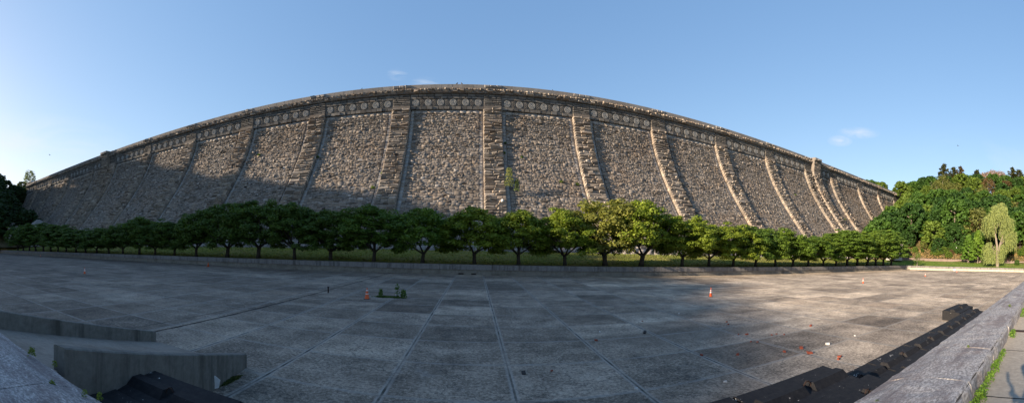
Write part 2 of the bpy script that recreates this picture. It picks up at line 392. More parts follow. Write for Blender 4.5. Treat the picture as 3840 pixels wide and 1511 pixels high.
# ------------------------------------------------------------------ stones
def stone_arrays(rects, hb, mapfn, gap=.03, ring=-.05, amp=.45, edge=.16, tone=None, side=None, gt=None):
    gt = gap if gt is None else gt
    """rects (n,4): x0,x1,t0,t1; one 4x4 patch per stone"""
    r = np.asarray(rects); n = len(r)
    x0, x1, t0, t1 = [r[:, i] for i in range(4)]
    e = np.minimum(edge, .3*np.minimum(x1-x0, t1-t0))
    X = np.stack([x0+gap, x0+gap+e*rng.uniform(.5, 1.4, n), x1-gap-e*rng.uniform(.5, 1.4, n), x1-gap], 1)
    T = np.stack([t0+gt, t0+gt+e*rng.uniform(.5, 1.4, n), t1-gt-e*rng.uniform(.5, 1.4, n), t1-gt], 1)
    XX = np.repeat(X[:, None, :], 4, 1).copy(); TT = np.repeat(T[:, :, None], 4, 2).copy()
    H = np.full((n, 4, 4), ring, dtype=float)
    inner = hb[:, None, None] * rng.uniform(1-amp, 1+amp, (n, 2, 2))
    H[:, 1:3, 1:3] = inner
    if side is not None:
        H[:, 1:3, 0] = side*inner[:, :, 0]; H[:, 1:3, 3] = side*inner[:, :, 1]
    XX[:, 1:3, 1:3] += rng.normal(0, .22, (n, 2, 2)) * e[:, None, None]; TT[:, 1:3, 1:3] += rng.normal(0, .22, (n, 2, 2)) * e[:, None, None]
    P = mapfn(XX.ravel(), TT.ravel(), H.ravel())
    base = (np.arange(n) * 16)[:, None]
    q = []
    for j in range(3):
        for i in range(3):
            a = j*4+i; q.append([a, a+1, a+5, a+4])
    F = (base[:, :, None] + np.array(q)[None]).reshape(-1, 4)
    tn = np.repeat(rng.beta(2.2, 2.2, n) if tone is None else tone, 16)
    return P, F, tn
def flip(F): return F[:, ::-1]

# dam profile ------------------------------------------------------
ZT = 40.66
zz = np.linspace(ZT, 3.0, 400)
uu = (ZT - zz) / 100
ys = 100 - 100*(.25216*uu + 1.96521*uu**2 - 2.00581*uu**3)
arc = np.concatenate([[0], np.cumsum(np.hypot(np.diff(ys), np.diff(zz)))])
slope = .25216 + 2*1.96521*uu - 3*2.00581*uu**2
nn = np.hypot(1, slope); NY, NZ = -1/nn, slope/nn
def dmap(off=0.):
    def f(x, t, h):
        y = np.interp(t, arc, ys); z = np.interp(t, arc, zz); ny = np.interp(t, arc, NY); nz = np.interp(t, arc, NZ)
        h = h + off
        return np.stack([x, y+ny*h, z+nz*h], 1)
    return f
def zt(z): return float(np.interp(-z, -zz, arc))
def vmap(y, off=0.):      # vertical wall facing -Y at y: t is the height z
    def f(x, t, h): return np.stack([x, np.full_like(x, y)-h-off, t], 1)
    return f
TB = zt(3.9)
def ashlar(x0, x1, t0, t1):
    out = []; t = t0; rows_ = []
    while t < t1-.15:
        f = (t-t0)/(t1-t0); h = random.choice((.30, .36, .40, .44, .50))*(1+.32*f); rows_.append((t, min(t+h, t1))); t += h
    blocked = []
    for ri, (ta, tb) in enumerate(rows_):
        nxt = []; x = x0; bl = sorted(blocked)
        while x < x1-.05:
            hit = [b_ for b_ in bl if b_[0]-.02 <= x < b_[1]-.02]
            if hit: x = hit[0][1]; continue
            lim = min([b_[0] for b_ in bl if b_[0] > x+.02] + [x1])
            wd = random.choice((.4, .52, .66, .8, .95, 1.2))*(1+.2*(ta-t0)/(t1-t0))
            if lim-x-wd < .35: wd = lim-x
            wd = min(wd, lim-x); te = tb
            if random.random() < .10 and ri+1 < len(rows_) and .5 < wd < 1.4: te = rows_[ri+1][1]; nxt.append((x, x+wd))
            if random.random() < .10 and te == tb and wd > .6:       # split into two thin stones
                m_ = (ta+tb)/2; out.append((x, x+wd, ta, m_)); out.append((x, x+wd, m_, tb))
            else: out.append((x, x+wd, ta, te))
            x += wd
        blocked = nxt
    return np.array(out)

dam = empty('dam', (0, 100, 0), label='huge grey granite masonry dam with curved batter, piers and carved frieze', cat='dam')
def dlink(name, P, F, tn, mat, label=None):
    P = np.asarray(P) - np.array([0, 100, 0])
    o = link(name, mesh_np(name, P, F, tone=tn, mat=mat), dam)
    if label: o['label'] = label
    return o
XL, XR = -247.0, 229.0
# core body
prof = [(float(y)+.12, float(z)) for y, z in zip(ys[::8], zz[::8])]
poly = [(112, -.5), (112, 45.0), (99.75, 45.0), (99.75, 40.7)] + prof + [(prof[-1][0], -.5)]
mb = MB(); mb.prism([(y-100, z) for y, z in poly], XL, XR)
mb.build('core', m_mortar, dam)
# pier list (left edge, width, projection, big?)
BAY = 24.383; X0 = 3.4735; PW = 4.78
piers = [(X0+k*BAY, PW, 1.0, False) for k in range(-6, 6)]
piers += [(X0+5*BAY+PW, 5.0, 1.9, True), (X0-6*BAY-5.0, 5.0, 1.9, True)]
for xr in (145.3, 171.4, 195.0, 217.8):
    piers.append((xr, 4.8, 1.0, False))
for xl in (-161.6, -187.2, -210.2, -233.2): piers.append((xl, 4.8, 1.0, False))
piers.sort()
BW = 1.12
gaps = []
edges = [(p[0], p[0]+p[1]) for p in piers]
prev = XL
for a, b_ in edges + [(XR, XR)]:
    if a - prev > 1.5: gaps.append((prev, a))
    prev = b_
def flatrects(x0, x1, t0, t1, lx, lt):
    nx = max(1, round((x1-x0)/lx)); ny = max(1, round((t1-t0)/lt)); r = []
    for j in range(ny):
        for i in range(nx): r.append((x0+(x1-x0)*i/nx, x0+(x1-x0)*(i+1)/nx, t0+(t1-t0)*j/ny, t0+(t1-t0)*(j+1)/ny))
    return r
tS0, tS1 = zt(39.5), zt(38.55)
med_me = None
def make_medallion():
    mb = MB()
    # disc with raised rim and boss, axis along -Y
    prof = [(1.0, 0), (1.0, .16), (.90, .20), (.86, .14), (.62, .13), (.58, .19), (.46, .19), (.42, .12), (.22, .12), (.16, .20), (.02, .22)]
    n = 28; 
    for r, d in prof:
        for k in range(n):
            t_ = 2*math.pi*k/n; mb.V.append((r*.90*math.cos(t_), -d, r*.90*math.sin(t_)))
    for i in range(len(prof)-1):
        for k in range(n):
            k2 = (k+1) % n; mb.F.append((i*n+k, (i+1)*n+k, (i+1)*n+k2, i*n+k2))
    mb.F.append(tuple((len(prof)-1)*n+k for k in range(n)))
    me = mesh_np('medallion', mb.V, mb.F, tone=np.full(len(mb.V), .5)); me.materials.append(m_medal); return me
med_me = make_medallion()
cornice_rects = []; cornice_h = []
par_V = MB()
for gi, (a, b_) in enumerate(gaps):
    wd = b_-a
    # rough ashlar field, set inside a smooth border
    bl = BW if gi > 0 else .2
    rc = ashlar(a+bl, b_-BW, tS1+.05, TB)
    hb = np.where(rng.random(len(rc)) < .12, rng.uniform(.24, .44, len(rc)), rng.uniform(.07, .22, len(rc)))
    hb *= np.where(rc[:, 2] > arc[-1]*.62, .8, 1.0)
    tb_ = rng.beta(4.5, 4.5, len(rc)); tb_ = np.where(rng.random(len(rc)) < .07, rng.random(len(rc)), tb_)
    P, F, tn = stone_arrays(rc, hb, dmap(.14), gap=.006, ring=-.24, amp=.60, edge=.075, side=.70, gt=.034, tone=tb_)
    dlink('stone_panel', P, flip(F), tn, m_rock)
    fr = flatrects(a, a+bl, tS0, TB, 1.2, 1.15) + flatrects(b_-BW, b_, tS0, TB, 1.2, 1.15) + flatrects(a+bl, b_-BW, tS0, tS1, 1.7, 1.2)
    fr = np.array(fr)
    P, F, tn = stone_arrays(fr, rng.uniform(.03, .05, len(fr)), dmap(.02), gap=.015, ring=-.1, amp=.1, edge=.04)
    dlink('border', P, flip(F), tn, m_border)
    # frieze
    fz = []; hh = []
    nb = max(2, round(wd/1.55))
    for i in range(nb): fz.append((a+wd*i/nb, a+wd*(i+1)/nb, 39.5, 40.36)); hh.append(random.choice((.45, .5, .52, .7)))
    for z0, z1, l, hq in ((42.36, 42.95, 1.7, .42), (42.95, 43.72, 2.2, .36)):
        k = max(2, round(wd/l))
        for i in range(k): fz.append((a+wd*i/k, a+wd*(i+1)/k, z0, z1)); hh.append(hq)
    P, F, tn = stone_arrays(np.array(fz), np.array(hh), vmap(99.7), gap=.015, ring=.0, amp=.12, edge=.05)
    nm = 6 if wd > 17 else 3
    cx = (a+b_)/2; sp = 3.33 if wd > 17 else 3.4
    # back board of the medallion row + lattice pads
    V2 = MB(); V2.box(a, b_, 99.5, 99.75, 40.36, 42.36)
    for i in range(nm+1):
        xc = cx + (i-nm/2)*sp
        x0_, x1_ = max(a+.05, xc-.62), min(b_-.05, xc+.62)
        if x1_-x0_ < .4: continue
        V2.box(x0_, x1_, 99.40, 99.5, 40.5, 42.2)
        m_ = 3
        for s_ in (-1, 1):
            for j in range(-1, 2):
                z0 = 41.35 + j*.55
                pts = [Vector((xc-.5*s_*1, 99.37, z0-.5)), Vector((xc+.5*s_, 99.37, z0+.5))]
                if pts[0].z < 40.5 or pts[1].z > 42.25:
                    f0 = max(0, (40.52-pts[0].z)); f1 = max(0, pts[1].z-42.2)
                    d_ = (pts[1]-pts[0]); pts = [pts[0]+d_*f0, pts[1]-d_*f1]
                V2.tube(pts, .05, 4)
    Pv = np.array(V2.V); Fq = []
    for f in V2.F: Fq.append(f)
    allV = np.concatenate([P, Pv]); allF = flip(F).tolist() + [[i+len(P) for i in f] for f in Fq]
    o = dlink('frieze_panel', allV, allF, np.concatenate([tn, np.full(len(Pv), .42)]), m_frieze)
    for i in range(nm):
        xc = cx + (i-(nm-1)/2)*sp
        link('medallion', med_me, o, (xc, 99.5-100, 41.38))
# piers
for (x, wd, pr, bigp) in piers:
    off = pr
    # body with sides
    pts = [(float(y+ny*off), float(z+nz*off)) for y, z, ny, nz in zip(ys[::8], zz[::8], NY[::8], NZ[::8])]
    sel = [(y, z) for y, z in pts if z < 39.6]
    ytop = sel[0][0]
    topz = 39.55
    polyp = [(99.9, 40.36), (ytop, 40.36)] + sel + [(sel[-1][0], -.5), (99.9, -.5)]
    mb = MB(); mb.prism([(y-100, z) for y, z in polyp], x+.04, x+wd-.04)
    nV = len(mb.V); V = np.array(mb.V) + np.array([0, 100, 0]); Fc = [list(f) for f in mb.F]
    rc = []; tcur = zt(39.45)
    while tcur < TB-.2:
        ch = random.uniform(.74, .98); k = random.choice((2, 3, 3)); cuts = [0] + sorted(np.cumsum(rng.dirichlet([9]*k))[:-1].tolist()) + [1]
        for i in range(k): rc.append((x+wd*cuts[i]-(.05 if i == 0 else 0), x+wd*cuts[i+1]+(.05 if i == k-1 else 0), tcur, min(tcur+ch, TB)))
        tcur += ch
    rc = np.array(rc)
    P, F, tn = stone_arrays(rc, rng.uniform(.2, .62, len(rc)), dmap(off), gap=.04, ring=-.18, amp=.5, edge=.30, side=.4, gt=.05)
    # rough ends: blocks on both flanks of the pier
    Ps, Fs, ts = [P], [flip(F)], [tn]; cnt = len(P)
    side = []; 
    for s_ in (0, 1):
        rs = []
        for tc in np.arange(zt(39.4), TB, .86):
            rs.append((0.03, off+.02, tc, min(tc+.86, TB)))
        rs = np.array(rs)
        def smap(d, t, h, s_=s_):
            y = np.interp(t, arc, ys); z = np.interp(t, arc, zz); ny = np.interp(t, arc, NY); nz = np.interp(t, arc, NZ)
            xx = (x - h) if s_ == 0 else (x+wd+h)
            return np.stack([xx, y+ny*d, z+nz*d], 1)
        Pq, Fq, tq = stone_arrays(rs, rng.uniform(.05, .14, len(rs)), smap, gap=.03, ring=-.03, amp=.5, edge=.15)
        Ps.append(Pq); Fs.append((Fq if s_ == 0 else flip(Fq)) + cnt); ts.append(tq); cnt += len(Pq)
    # frieze-height rusticated courses
    fz = []; yb = 99.7-(.36 if not bigp else 1.9); zt_ = 43.72 if not bigp else 45.05
    zc = 39.5
    while zc < zt_-.2:
        z1 = min(zc+.5, zt_); k = random.choice((2, 3)); c_ = [0] + sorted(np.cumsum(rng.dirichlet([9]*k))[:-1].tolist()) + [1]
        for i in range(k): fz.append((x+wd*c_[i], x+wd*c_[i+1], zc, z1))
        zc = z1
    P2, F2, t2 = stone_arrays(np.array(fz), rng.uniform(.14, .24, len(fz)), vmap(yb), gap=.03, ring=-.02, amp=.25, edge=.1)
    mb2 = MB(); mb2.box(x+.02, x+wd-.02, yb, 99.9, 39.5, zt_)
    if bigp:
        mb2.box(x-.02, x+wd+.02, 97.2, 100.6, 45.05, 46.28); 
    Ps.append(V); Fl = [f.tolist() if isinstance(f, np.ndarray) else f for A in Fs for f in A]
    Fl += [[i+cnt for i in f] for f in Fc]; cnt += nV
    ts += [np.full(nV, .25)]
    V2_ = np.array(mb2.V)
    dlink('frieze_blocks', np.concatenate([P2, V2_]), flip(F2).tolist()+[[i+len(P2) for i in f] for f in mb2.F], np.concatenate([t2, np.full(len(V2_), .3)]), m_frieze if not bigp else m_pier)
    dlink('pier', np.concatenate(Ps), Fl, np.concatenate(ts), m_pier, 'deep projecting pier that rises through the parapet' if bigp else None)
# cornice of rock-faced blocks and plain parapet
L = XR-XL
nc = int(L/1.9); cut = XL + np.cumsum(rng.uniform(1.5, 2.3, nc)); cut = cut[cut < XR]; cut = np.concatenate([[XL], cut, [XR]])
cr = np.array([(cut[i], cut[i+1], 43.74, 45.0) for i in range(len(cut)-1)])
def cmap(x, t, h):   # bulging block course with a chewed upper edge
    return np.stack([x, 99.1-h, t + .10*np.sin(x*3.1)*(t > 44.5)*(h > 0)], 1)
Pc, Fc, tc_ = stone_arrays(cr, rng.uniform(.28, .62, len(cr)), cmap, gap=.03, ring=-.05, amp=.5, edge=.34)
# subdivide look: a second scatter of rocky knobs along the block tops
kn = []
for i in range(len(cut)-1):
    x_ = cut[i]+.1
    while x_ < cut[i+1]-.3:
        w_ = random.uniform(.3, .7); kn.append((x_, min(x_+w_, cut[i+1]-.05), 44.3, random.uniform(44.7, 45.05))); x_ += w_
kn = np.array(kn)
Pk, Fk, tk = stone_arrays(kn, rng.uniform(.1, .42, len(kn)), vmap(98.75), gap=.0, ring=-.35, amp=.5, edge=.2)
mb = MB(); mb.box(XL, XR, 98.95, 100.5, 43.72, 45.02)
V3 = np.array(mb.V)
dlink('cornice', np.concatenate([Pc, Pk, V3]), flip(Fc).tolist() + (flip(Fk)+len(Pc)).tolist() + [[i+len(Pc)+len(Pk) for i in f] for f in mb.F],
      np.concatenate([tc_, tk, np.full(len(V3), .2)]), m_pier)
pr = []; 
for a, b_ in gaps:
    k = max(2, round((b_-a)/2.9)); pr += [(a+(b_-a)*i/k, a+(b_-a)*(i+1)/k, 45.0, 46.0) for i in range(k)]
pr = np.array(pr)
Pp, Fp, tp_ = stone_arrays(pr, np.full(len(pr), .05), vmap(99.2), gap=.02, ring=.0, amp=.2, edge=.04)
pb = []
for (x, wd, q, bigp) in piers:
    if not bigp: pb += [(x+wd*i/3, x+wd*(i+1)/3, 45.1, 46.06) for i in range(3)]
    else: pb += [(x+wd*i/3, x+wd*(i+1)/3, 45.1, 46.28) for i in range(3)]
pb = np.array(pb)
ybig = np.array([1 if r_[3] > 46.2 else 0 for r_ in pb])
P1, F1, t1_ = stone_arrays(pb[ybig == 0], rng.uniform(.15, .4, int((ybig == 0).sum())), vmap(99.15), gap=.03, ring=0, amp=.5, edge=.22)
P2, F2, t2_ = stone_arrays(pb[ybig == 1], rng.uniform(.15, .4, int(ybig.sum())), vmap(97.2), gap=.03, ring=0, amp=.5, edge=.22)
mb = MB(); mb.box(XL, XR, 99.2, 99.75, 45.0, 46.04)
V3 = np.array(mb.V); n1_, n2_, n3_ = len(Pp), len(Pp)+len(P1), len(Pp)+len(P1)+len(P2)
dlink('parapet', np.concatenate([Pp, P1, P2, V3]), flip(Fp).tolist()+(flip(F1)+n1_).tolist()+(flip(F2)+n2_).tolist()+[[i+n3_ for i in f] for f in mb.F],
      np.concatenate([tp_, t1_*.6+.4, t2_*.6+.4, np.full(len(V3), .5)]), m_parapet)
mb = MB(); mb.box(XL, XR, 111.2, 111.9, 45.0, 46.04); V3 = np.array(mb.V)
dlink('rear_parapet', V3, mb.F, np.full(len(V3), .5), m_parapet)
# berm + base wall in front of the dam foot
BXL, BXR = -215, 172
mb = MB(); mb.box(BXL, BXR, 71.35-100, 77.5-100, -.5, 4.0)
mb.build('berm', m_base, dam)
rc = np.array(flatrects(BXL, BXR, 2.5, 3.95, 1.9, 1.5) + flatrects(BXL, BXR, 3.97, 4.25, 2.5, .3))
hb = np.where(rc[:, 2] > 3.9, .22, .12)
Pb, Fb, tb_ = stone_arrays(rc, hb, vmap(71.35), gap=.015, ring=0, amp=.15, edge=.03)
o = link('base_wall', mesh_np('base_wall', Pb-np.array([0, 100, 0]), flip(Fb), tone=tb_, mat=m_base), dam)

# ------------------------------------------------------------------ terrain
def grid(name, xs, ysn, fz, mat, kind='structure'):
    X, Y = np.meshgrid(xs, ysn); Z = fz(X, Y); V = np.stack([X.ravel(), Y.ravel(), Z.ravel()], 1)
    ny, nx = X.shape; idx = np.arange(ny*nx).reshape(ny, nx)
    F = np.stack([idx[:-1, :-1].ravel(), idx[:-1, 1:].ravel(), idx[1:, 1:].ravel(), idx[1:, :-1].ravel()], 1)
    me = mesh_np(name, V, F, True, mat=mat); o = link(name, me); o['kind'] = kind; return o
def sm(a, b_, x): t_ = np.clip((x-a)/(b_-a), 0, 1); return t_*t_*(3-2*t_)
def lumps(X, Y, s, k=1.3): return s*(np.sin(X*.11*k+1.3)*np.cos(Y*.13*k)+.5*np.sin(X*.31*k+Y*.23*k)+.3*np.sin(X*.7*k-Y*.5*k))
def z_lawn(X, Y):
    y0 = Y - BP*X
    z = 1.26 + 1.42*sm(51.5, 65.5, y0)
    return z + lumps(X, Y, .03)
# far lawn in front of the dam (slope), path strip
def lawn_far(X, T):  return X
xs = np.arange(-330, 122, 2.0)
Tn = np.concatenate([np.arange(48.0, 66.6, .7), [66.6, 71.5]])
X, T = np.meshgrid(xs, Tn); Y = T + BP*X; Z = z_lawn(X, Y); V = np.stack([X.ravel(), np.minimum(Y, 71.5).ravel(), Z.ravel()], 1)
ny_, nx_ = X.shape; idx = np.arange(ny_*nx_).reshape(ny_, nx_)
F = np.stack([idx[:-1, :-1].ravel(), idx[:-1, 1:].ravel(), idx[1:, 1:].ravel(), idx[1:, :-1].ravel()], 1)
o = link('grass_slope', mesh_np('grass_slope', V, F, True, mat=m_slope)); o['kind'] = 'structure'
me = mesh_np('path', [(-330, 67.5, 2.72), (125, 67.5, 2.72), (170, 71.4, 2.72), (-330, 71.4, 2.72)], [(0, 1, 2, 3)]); me.materials.append(m_road2)
link('path', me)['kind'] = 'structure'
# right lawn between pool wall and the retaining wall
Pin = [(111.5, 46.3), (119.5, 33), (126.5, 22.2), (131.2, 9.3), (133, -5), (134, -60)]
Pout = [(134, 62), (141, 46), (146, 30), (149.5, 11), (151, -5), (152, -60)]
def lerp_poly(P, s):
    s = s*(len(P)-1); i = min(int(s), len(P)-2); f = s-i
    return (P[i][0]+(P[i+1][0]-P[i][0])*f, P[i][1]+(P[i+1][1]-P[i][1])*f)
V = []; nu, nv = 40, 10
for i in range(nu+1):
    p, q = lerp_poly(Pin, i/nu), lerp_poly(Pout, i/nu)
    for j in range(nv+1):
        f = j/nv; x, y = p[0]+(q[0]-p[0])*f, p[1]+(q[1]-p[1])*f
        V.append((x, y, 1.27+1.5*(3*f*f-2*f**3)+float(lumps(x, y, .05))*math.sin(math.pi*f)))
F = [(i*(nv+1)+j, (i+1)*(nv+1)+j, (i+1)*(nv+1)+j+1, i*(nv+1)+j+1) for i in range(nu) for j in range(nv)]
me = mesh_np('lawn', V, [f[::-1] for f in F], True); me.materials.append(m_lawn); link('lawn', me)['kind'] = 'structure'
me = mesh_np('lawn_corner', [(111.5, 46.3, 1.265), (134, 62, 2.75), (125, 69, 2.74), (105, 66, 2.6), (100, 50, 1.2)], [(0, 1, 2, 3, 4)]); me.materials.append(m_lawn); link('lawn_corner', me)['kind'] = 'structure'
def z_right(X, Y):
    # distance beyond the retaining wall
    wx = np.interp(Y, [-60, -5, 11, 30, 46, 62, 110], [152, 151, 149.5, 146, 141, 134, 150])
    d = X - wx
    z = 3.45 + 1.0*sm(-1, 3, d) + np.clip(d-2, 0, None)*.46
    z = np.minimum(z, 43+.05*d)
    edge = sm(140, 62, Y)            # falls towards the far side of the dam
    z = 3.45 + (z-3.45)*(.80+.20*edge)
    return z + lumps(X, Y, .5)*sm(3, 14, d)
grid('hill', np.arange(130, 520, 5.0), np.arange(-220, 330, 5.0), lambda X, Y: np.where(X < np.interp(Y, [-60, -5, 11, 30, 46, 62, 110], [152, 151, 149.5, 146, 141, 134, 150]), -.55, z_right(X, Y)), m_hill)
def z_left(X, Y):
    f = 1 - .45*sm(55, 110, Y)
    d = np.clip(-X-165, 0, 185)
    return 2.6 + d*.52*f + lumps(X, Y, .8)*sm(0, 20, d)
grid('hill', np.arange(-620, -150, 8.0), np.arange(-260, 330, 8.0), z_left, m_hill)

# ------------------------------------------------------------------ walls of the pool, retaining wall
pw = empty('pool_wall', (0, 47.4, 0), label='long low wall with streaked stone coping between the pool floor and the tree row', cat='wall')
mb = MB(); x = -330
cop = MB(); y0 = 0
xsn = np.arange(-330, 113, 3.4)
for i, x in enumerate(xsn):
    x1 = min(x+3.4, 112); 
    def q(xx, yy, z): return (xx, yy + BP*xx, z)
    for M_, (ya, yb_, za, zb, gp) in ((mb, (0, .75, -.3, .66, 0)), (cop, (-.12, .95, .66, 1.30, .02))):
        a_, b2 = x+gp, x1-gp
        M_.add([q(a_, ya, za), q(b2, ya, za), q(b2, yb_, za), q(a_, yb_, za), q(a_, ya, zb), q(b2, ya, zb), q(b2, yb_, zb), q(a_, yb_, zb)],
               [(0,3,2,1),(4,5,6,7),(0,1,5,4),(1,2,6,5),(2,3,7,6),(3,0,4,7)])
mb.build('wall_base', m_pwall_low, pw); cop.build('coping', m_pwall_top, pw)
vt = MB()
for xa, xb in ((-1.15, -.5), (.48, 1.1)): vt.box(xa, xb, -.03, .1, .03, .22)
vt.build('drain_opening', m_void, pw)
rw = empty('pool_end_wall', (118, 32, 0), label='sunlit low rubble wall with brown coping closing the right end of the pool', cat='wall')
def wall_line(pts, th, z0, z1, name, mat, parent, origin, seg=3.):
    m_ = MB()
    for (xa, ya), (xb, yb_) in zip(pts[:-1], pts[1:]):
        L_ = math.hypot(xb-xa, yb_-ya); k = max(1, int(L_/seg)); dx, dy = (xb-xa)/L_, (yb_-ya)/L_; nx, nyy = -dy*th, dx*th
        for i in range(k):
            p0 = (xa+dx*(L_*i/k+.01), ya+dy*(L_*i/k+.01)); p1 = (xa+dx*(L_*(i+1)/k-.01), ya+dy*(L_*(i+1)/k-.01))
            vs = [(p0[0], p0[1]), (p1[0], p1[1]), (p1[0]+nx, p1[1]+nyy), (p0[0]+nx, p0[1]+nyy)]
            m_.add([(a-origin[0], b2-origin[1], z0) for a, b2 in vs] + [(a-origin[0], b2-origin[1], z1) for a, b2 in vs],
                   [(0,3,2,1),(4,5,6,7),(0,1,5,4),(1,2,6,5),(2,3,7,6),(3,0,4,7)])
    return m_.build(name, mat, parent)
wp = [(110.6, 45.35), (118.4, 32.3), (125.4, 21.6), (130.1, 9.0), (132, -5), (133, -60)]
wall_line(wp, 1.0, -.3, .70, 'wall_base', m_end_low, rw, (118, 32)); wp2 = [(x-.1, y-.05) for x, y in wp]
wall_line(wp2, 1.2, .70, 1.30, 'coping', m_pwall_top, rw, (118, 32))
rt = empty('retaining_wall', (146, 30, 0), label='long reddish-grey stone retaining wall at the foot of the wooded hill', cat='wall')
wall_line([(134, 60), (141, 46), (146, 30), (149.5, 11), (151, -5), (152, -60)], .7, 1.5, 3.75, 'wall_face', m_road, rt, (146, 30), 4.)
lt = empty('parapet_wall', (-172, 57, 0), label='pale low wall under the dark trees at the far left', cat='wall')
wall_line([(-172, 40), (-172, 66)], .8, 2.0, 4.6, 'wall_face', m_pwall_top, lt, (-172, 57), 4.)

# ------------------------------------------------------------------ granite ledge in front of the viewer
JG = .004
lg = empty('granite_ledge', (0, 1.65, 1.9), label='pale blotched granite ledge of long stones edging the walkway', cat='ledge')
cuts = [-60, -50, -42, -35, -29, -23.5, -18.4, -13.6, -9.6, -6.6, -4.05, -1.6, .9, 3.0, 5.0, 6.95, 9.6, 13.4, 17.2, 21.5, 26, 31, 37, 44, 52, 62, 74, 90, 110, 133]
for a, b_ in zip(cuts[:-1], cuts[1:]):
    n = max(3, int((b_-a)/.22)); n = min(n, 24)
    # cross-section in (y,z) with rough faces
    sec = [(1.0, 1.5), (1.0, 1.96), (1.02, 2.15), (1.07, 2.205), (1.3, 2.21), (1.6, 2.205), (1.82, 2.20), (1.90, 2.17), (2.1, 2.10), (2.30, 2.04), (2.33, 1.98), (2.33, -.2)]
    V = []; F = []
    for i in range(n+1):
        x = a+JG+(b_-a-2*JG)*i/n
        for k, (y, z) in enumerate(sec):
            jy = random.uniform(-.022, .022) if k in (1, 2) else random.uniform(-.012, .012) if k in (3, 7, 8, 9, 10) else 0
            jz = random.uniform(-.008, .008) if 2 < k < 10 else 0
            V.append((x, y+jy-1.65, z+jz-1.9))
    m_ = len(sec)
    for i in range(n):
        for k in range(m_-1): F.append((i*m_+k, (i+1)*m_+k, (i+1)*m_+k+1, i*m_+k+1))
    F = [f[::-1] for f in F]
    F.append(tuple(range(m_))); F.append(tuple(n*m_+k for k in range(m_))[::-1])
    me = mesh_np('coping_stone', V, F); me.materials.append(m_ledge); link('coping_stone', me, lg)
wall = MB(); wall.box(-320, 133.5, 1.06-1.65, 2.29-1.65, -2.2, .07); wall.box(-320, 133.5, 1.05-1.65, 1.84-1.65, .072, .288)
wall.build('core', m_mortar, lg)

# ramp with two cheek walls
rp = empty('ramp', (-8, 6, 0), label='concrete ramp running down from the ledge to the pool floor', cat='ramp')
A0, A1 = (-8.85, 2.35), (-10.66, 9.49); B0, B1 = (-5.30, 2.74), (-6.40, 9.42)
V = []; F = []; n = 12
for i in range(n+1):
    f = i/n; ft = f*1.28
    z = max(.012, 1.86-1.86*min(1, ft/1.16))
    z = 1.86*(1-f)+.012*f if f < .999 else .012
    V += [(-8.85-1.85*f+8, 2.3+(7.15)*f*1.02-6, max(.012, 1.86*(1-f*1.0))), (-5.4-1.12*f*1.05+8, 2.3+7.1*f*1.03-6, max(.012, 1.86*(1-f)))]
F = [(2*i, 2*i+1, 2*i+3, 2*i+2) for i in range(n)]
me = mesh_np('slope', V, F); me.materials.append(m_ramp); link('slope', me, rp)
def cheek(p0, p1, z0, z1, th, side):
    m_ = MB(); L_ = math.hypot(p1[0]-p0[0], p1[1]-p0[1]); dx, dy = (p1[0]-p0[0])/L_, (p1[1]-p0[1])/L_; nx, nyy = dy*th*side, -dx*th*side
    n = 6; V = []; 
    for i in range(n+1):
        f = i/n; x, y = p0[0]+(p1[0]-p0[0])*f, p0[1]+(p1[1]-p0[1])*f; z = z0+(z1-z0)*f
        ch = .025
        V += [(x+8, y-6, -.1), (x+8, y-6, z-ch), (x+8+nx*.1, y-6+nyy*.1, z), (x+8+nx*.9, y-6+nyy*.9, z), (x+8+nx, y-6+nyy, z-ch), (x+8+nx, y-6+nyy, -.1)]
    F = []
    for i in range(n):
        for k in range(5): F.append((i*6+k, i*6+k+1, (i+1)*6+k+1, (i+1)*6+k))
    F.append((0, 1, 2, 3, 4, 5)[::-1]); F.append(tuple(n*6+k for k in range(6)))
    if side < 0: F = [f[::-1] for f in F]
    me = mesh_np('cheek_wall', V, F); me.materials.append(m_rampwall); return link('cheek_wall', me, rp)
cheek(A0, A1, 2.32, .44, .3, -1)['label'] = 'far cheek wall of the ramp'
cheek(B0, B1, 2.19, .42, .30, -1)['label'] = 'near cheek wall of the ramp'

# ------------------------------------------------------------------ black precast blocks
def make_block(Lb, hi=0.0):
    t0 = empty('concrete_block')
    W = 1.08
    def row(poly, x0, x1, tap=0):
        pass
    m_ = MB()
    m_.prism([(0, 0), (0, .44+hi), (.04, .46+hi), (.20, .48+hi), (W-.05, .56+hi), (W, .52+hi), (W, 0)], 0, Lb)
    me = mesh_np('slab', m_.V, m_.F); me.materials.append(m_black); link('slab', me, t0)
    g = .20
    for a, b2 in ((.06, Lb/2-g/2), (Lb/2+g/2, Lb-.06)):
        r = MB(); e = .05
        lo = [(a, .30), (b2, .30), (b2, .66), (a, .66)]; z0 = .475+hi; z1 = .62+hi
        r.add([(a, .24, z0-.02), (b2, .24, z0-.02), (b2, .66, z0+.02), (a, .66, z0+.02), (a+e, .40, z1), (b2-e, .40, z1), (b2-e, .60, z1), (a+e, .60, z1)],
              [(0,3,2,1),(4,5,6,7),(0,1,5,4),(1,2,6,5),(2,3,7,6),(3,0,4,7)])
        me = mesh_np('ridge', r.V, r.F); me.materials.append(m_black); link('ridge', me, t0)
    r = MB(); c_ = Lb/2
    r.tube([(c_-.14, .45, .48+hi), (c_-.12, .45, .60+hi), (c_-.04, .45, .67+hi), (c_+.04, .45, .67+hi), (c_+.12, .45, .60+hi), (c_+.14, .45, .48+hi)], .011, 6)
    me = mesh_np('lifting_loop', r.V, r.F); me.materials.append(m_rust); link('lifting_loop', me, t0)
    return t0
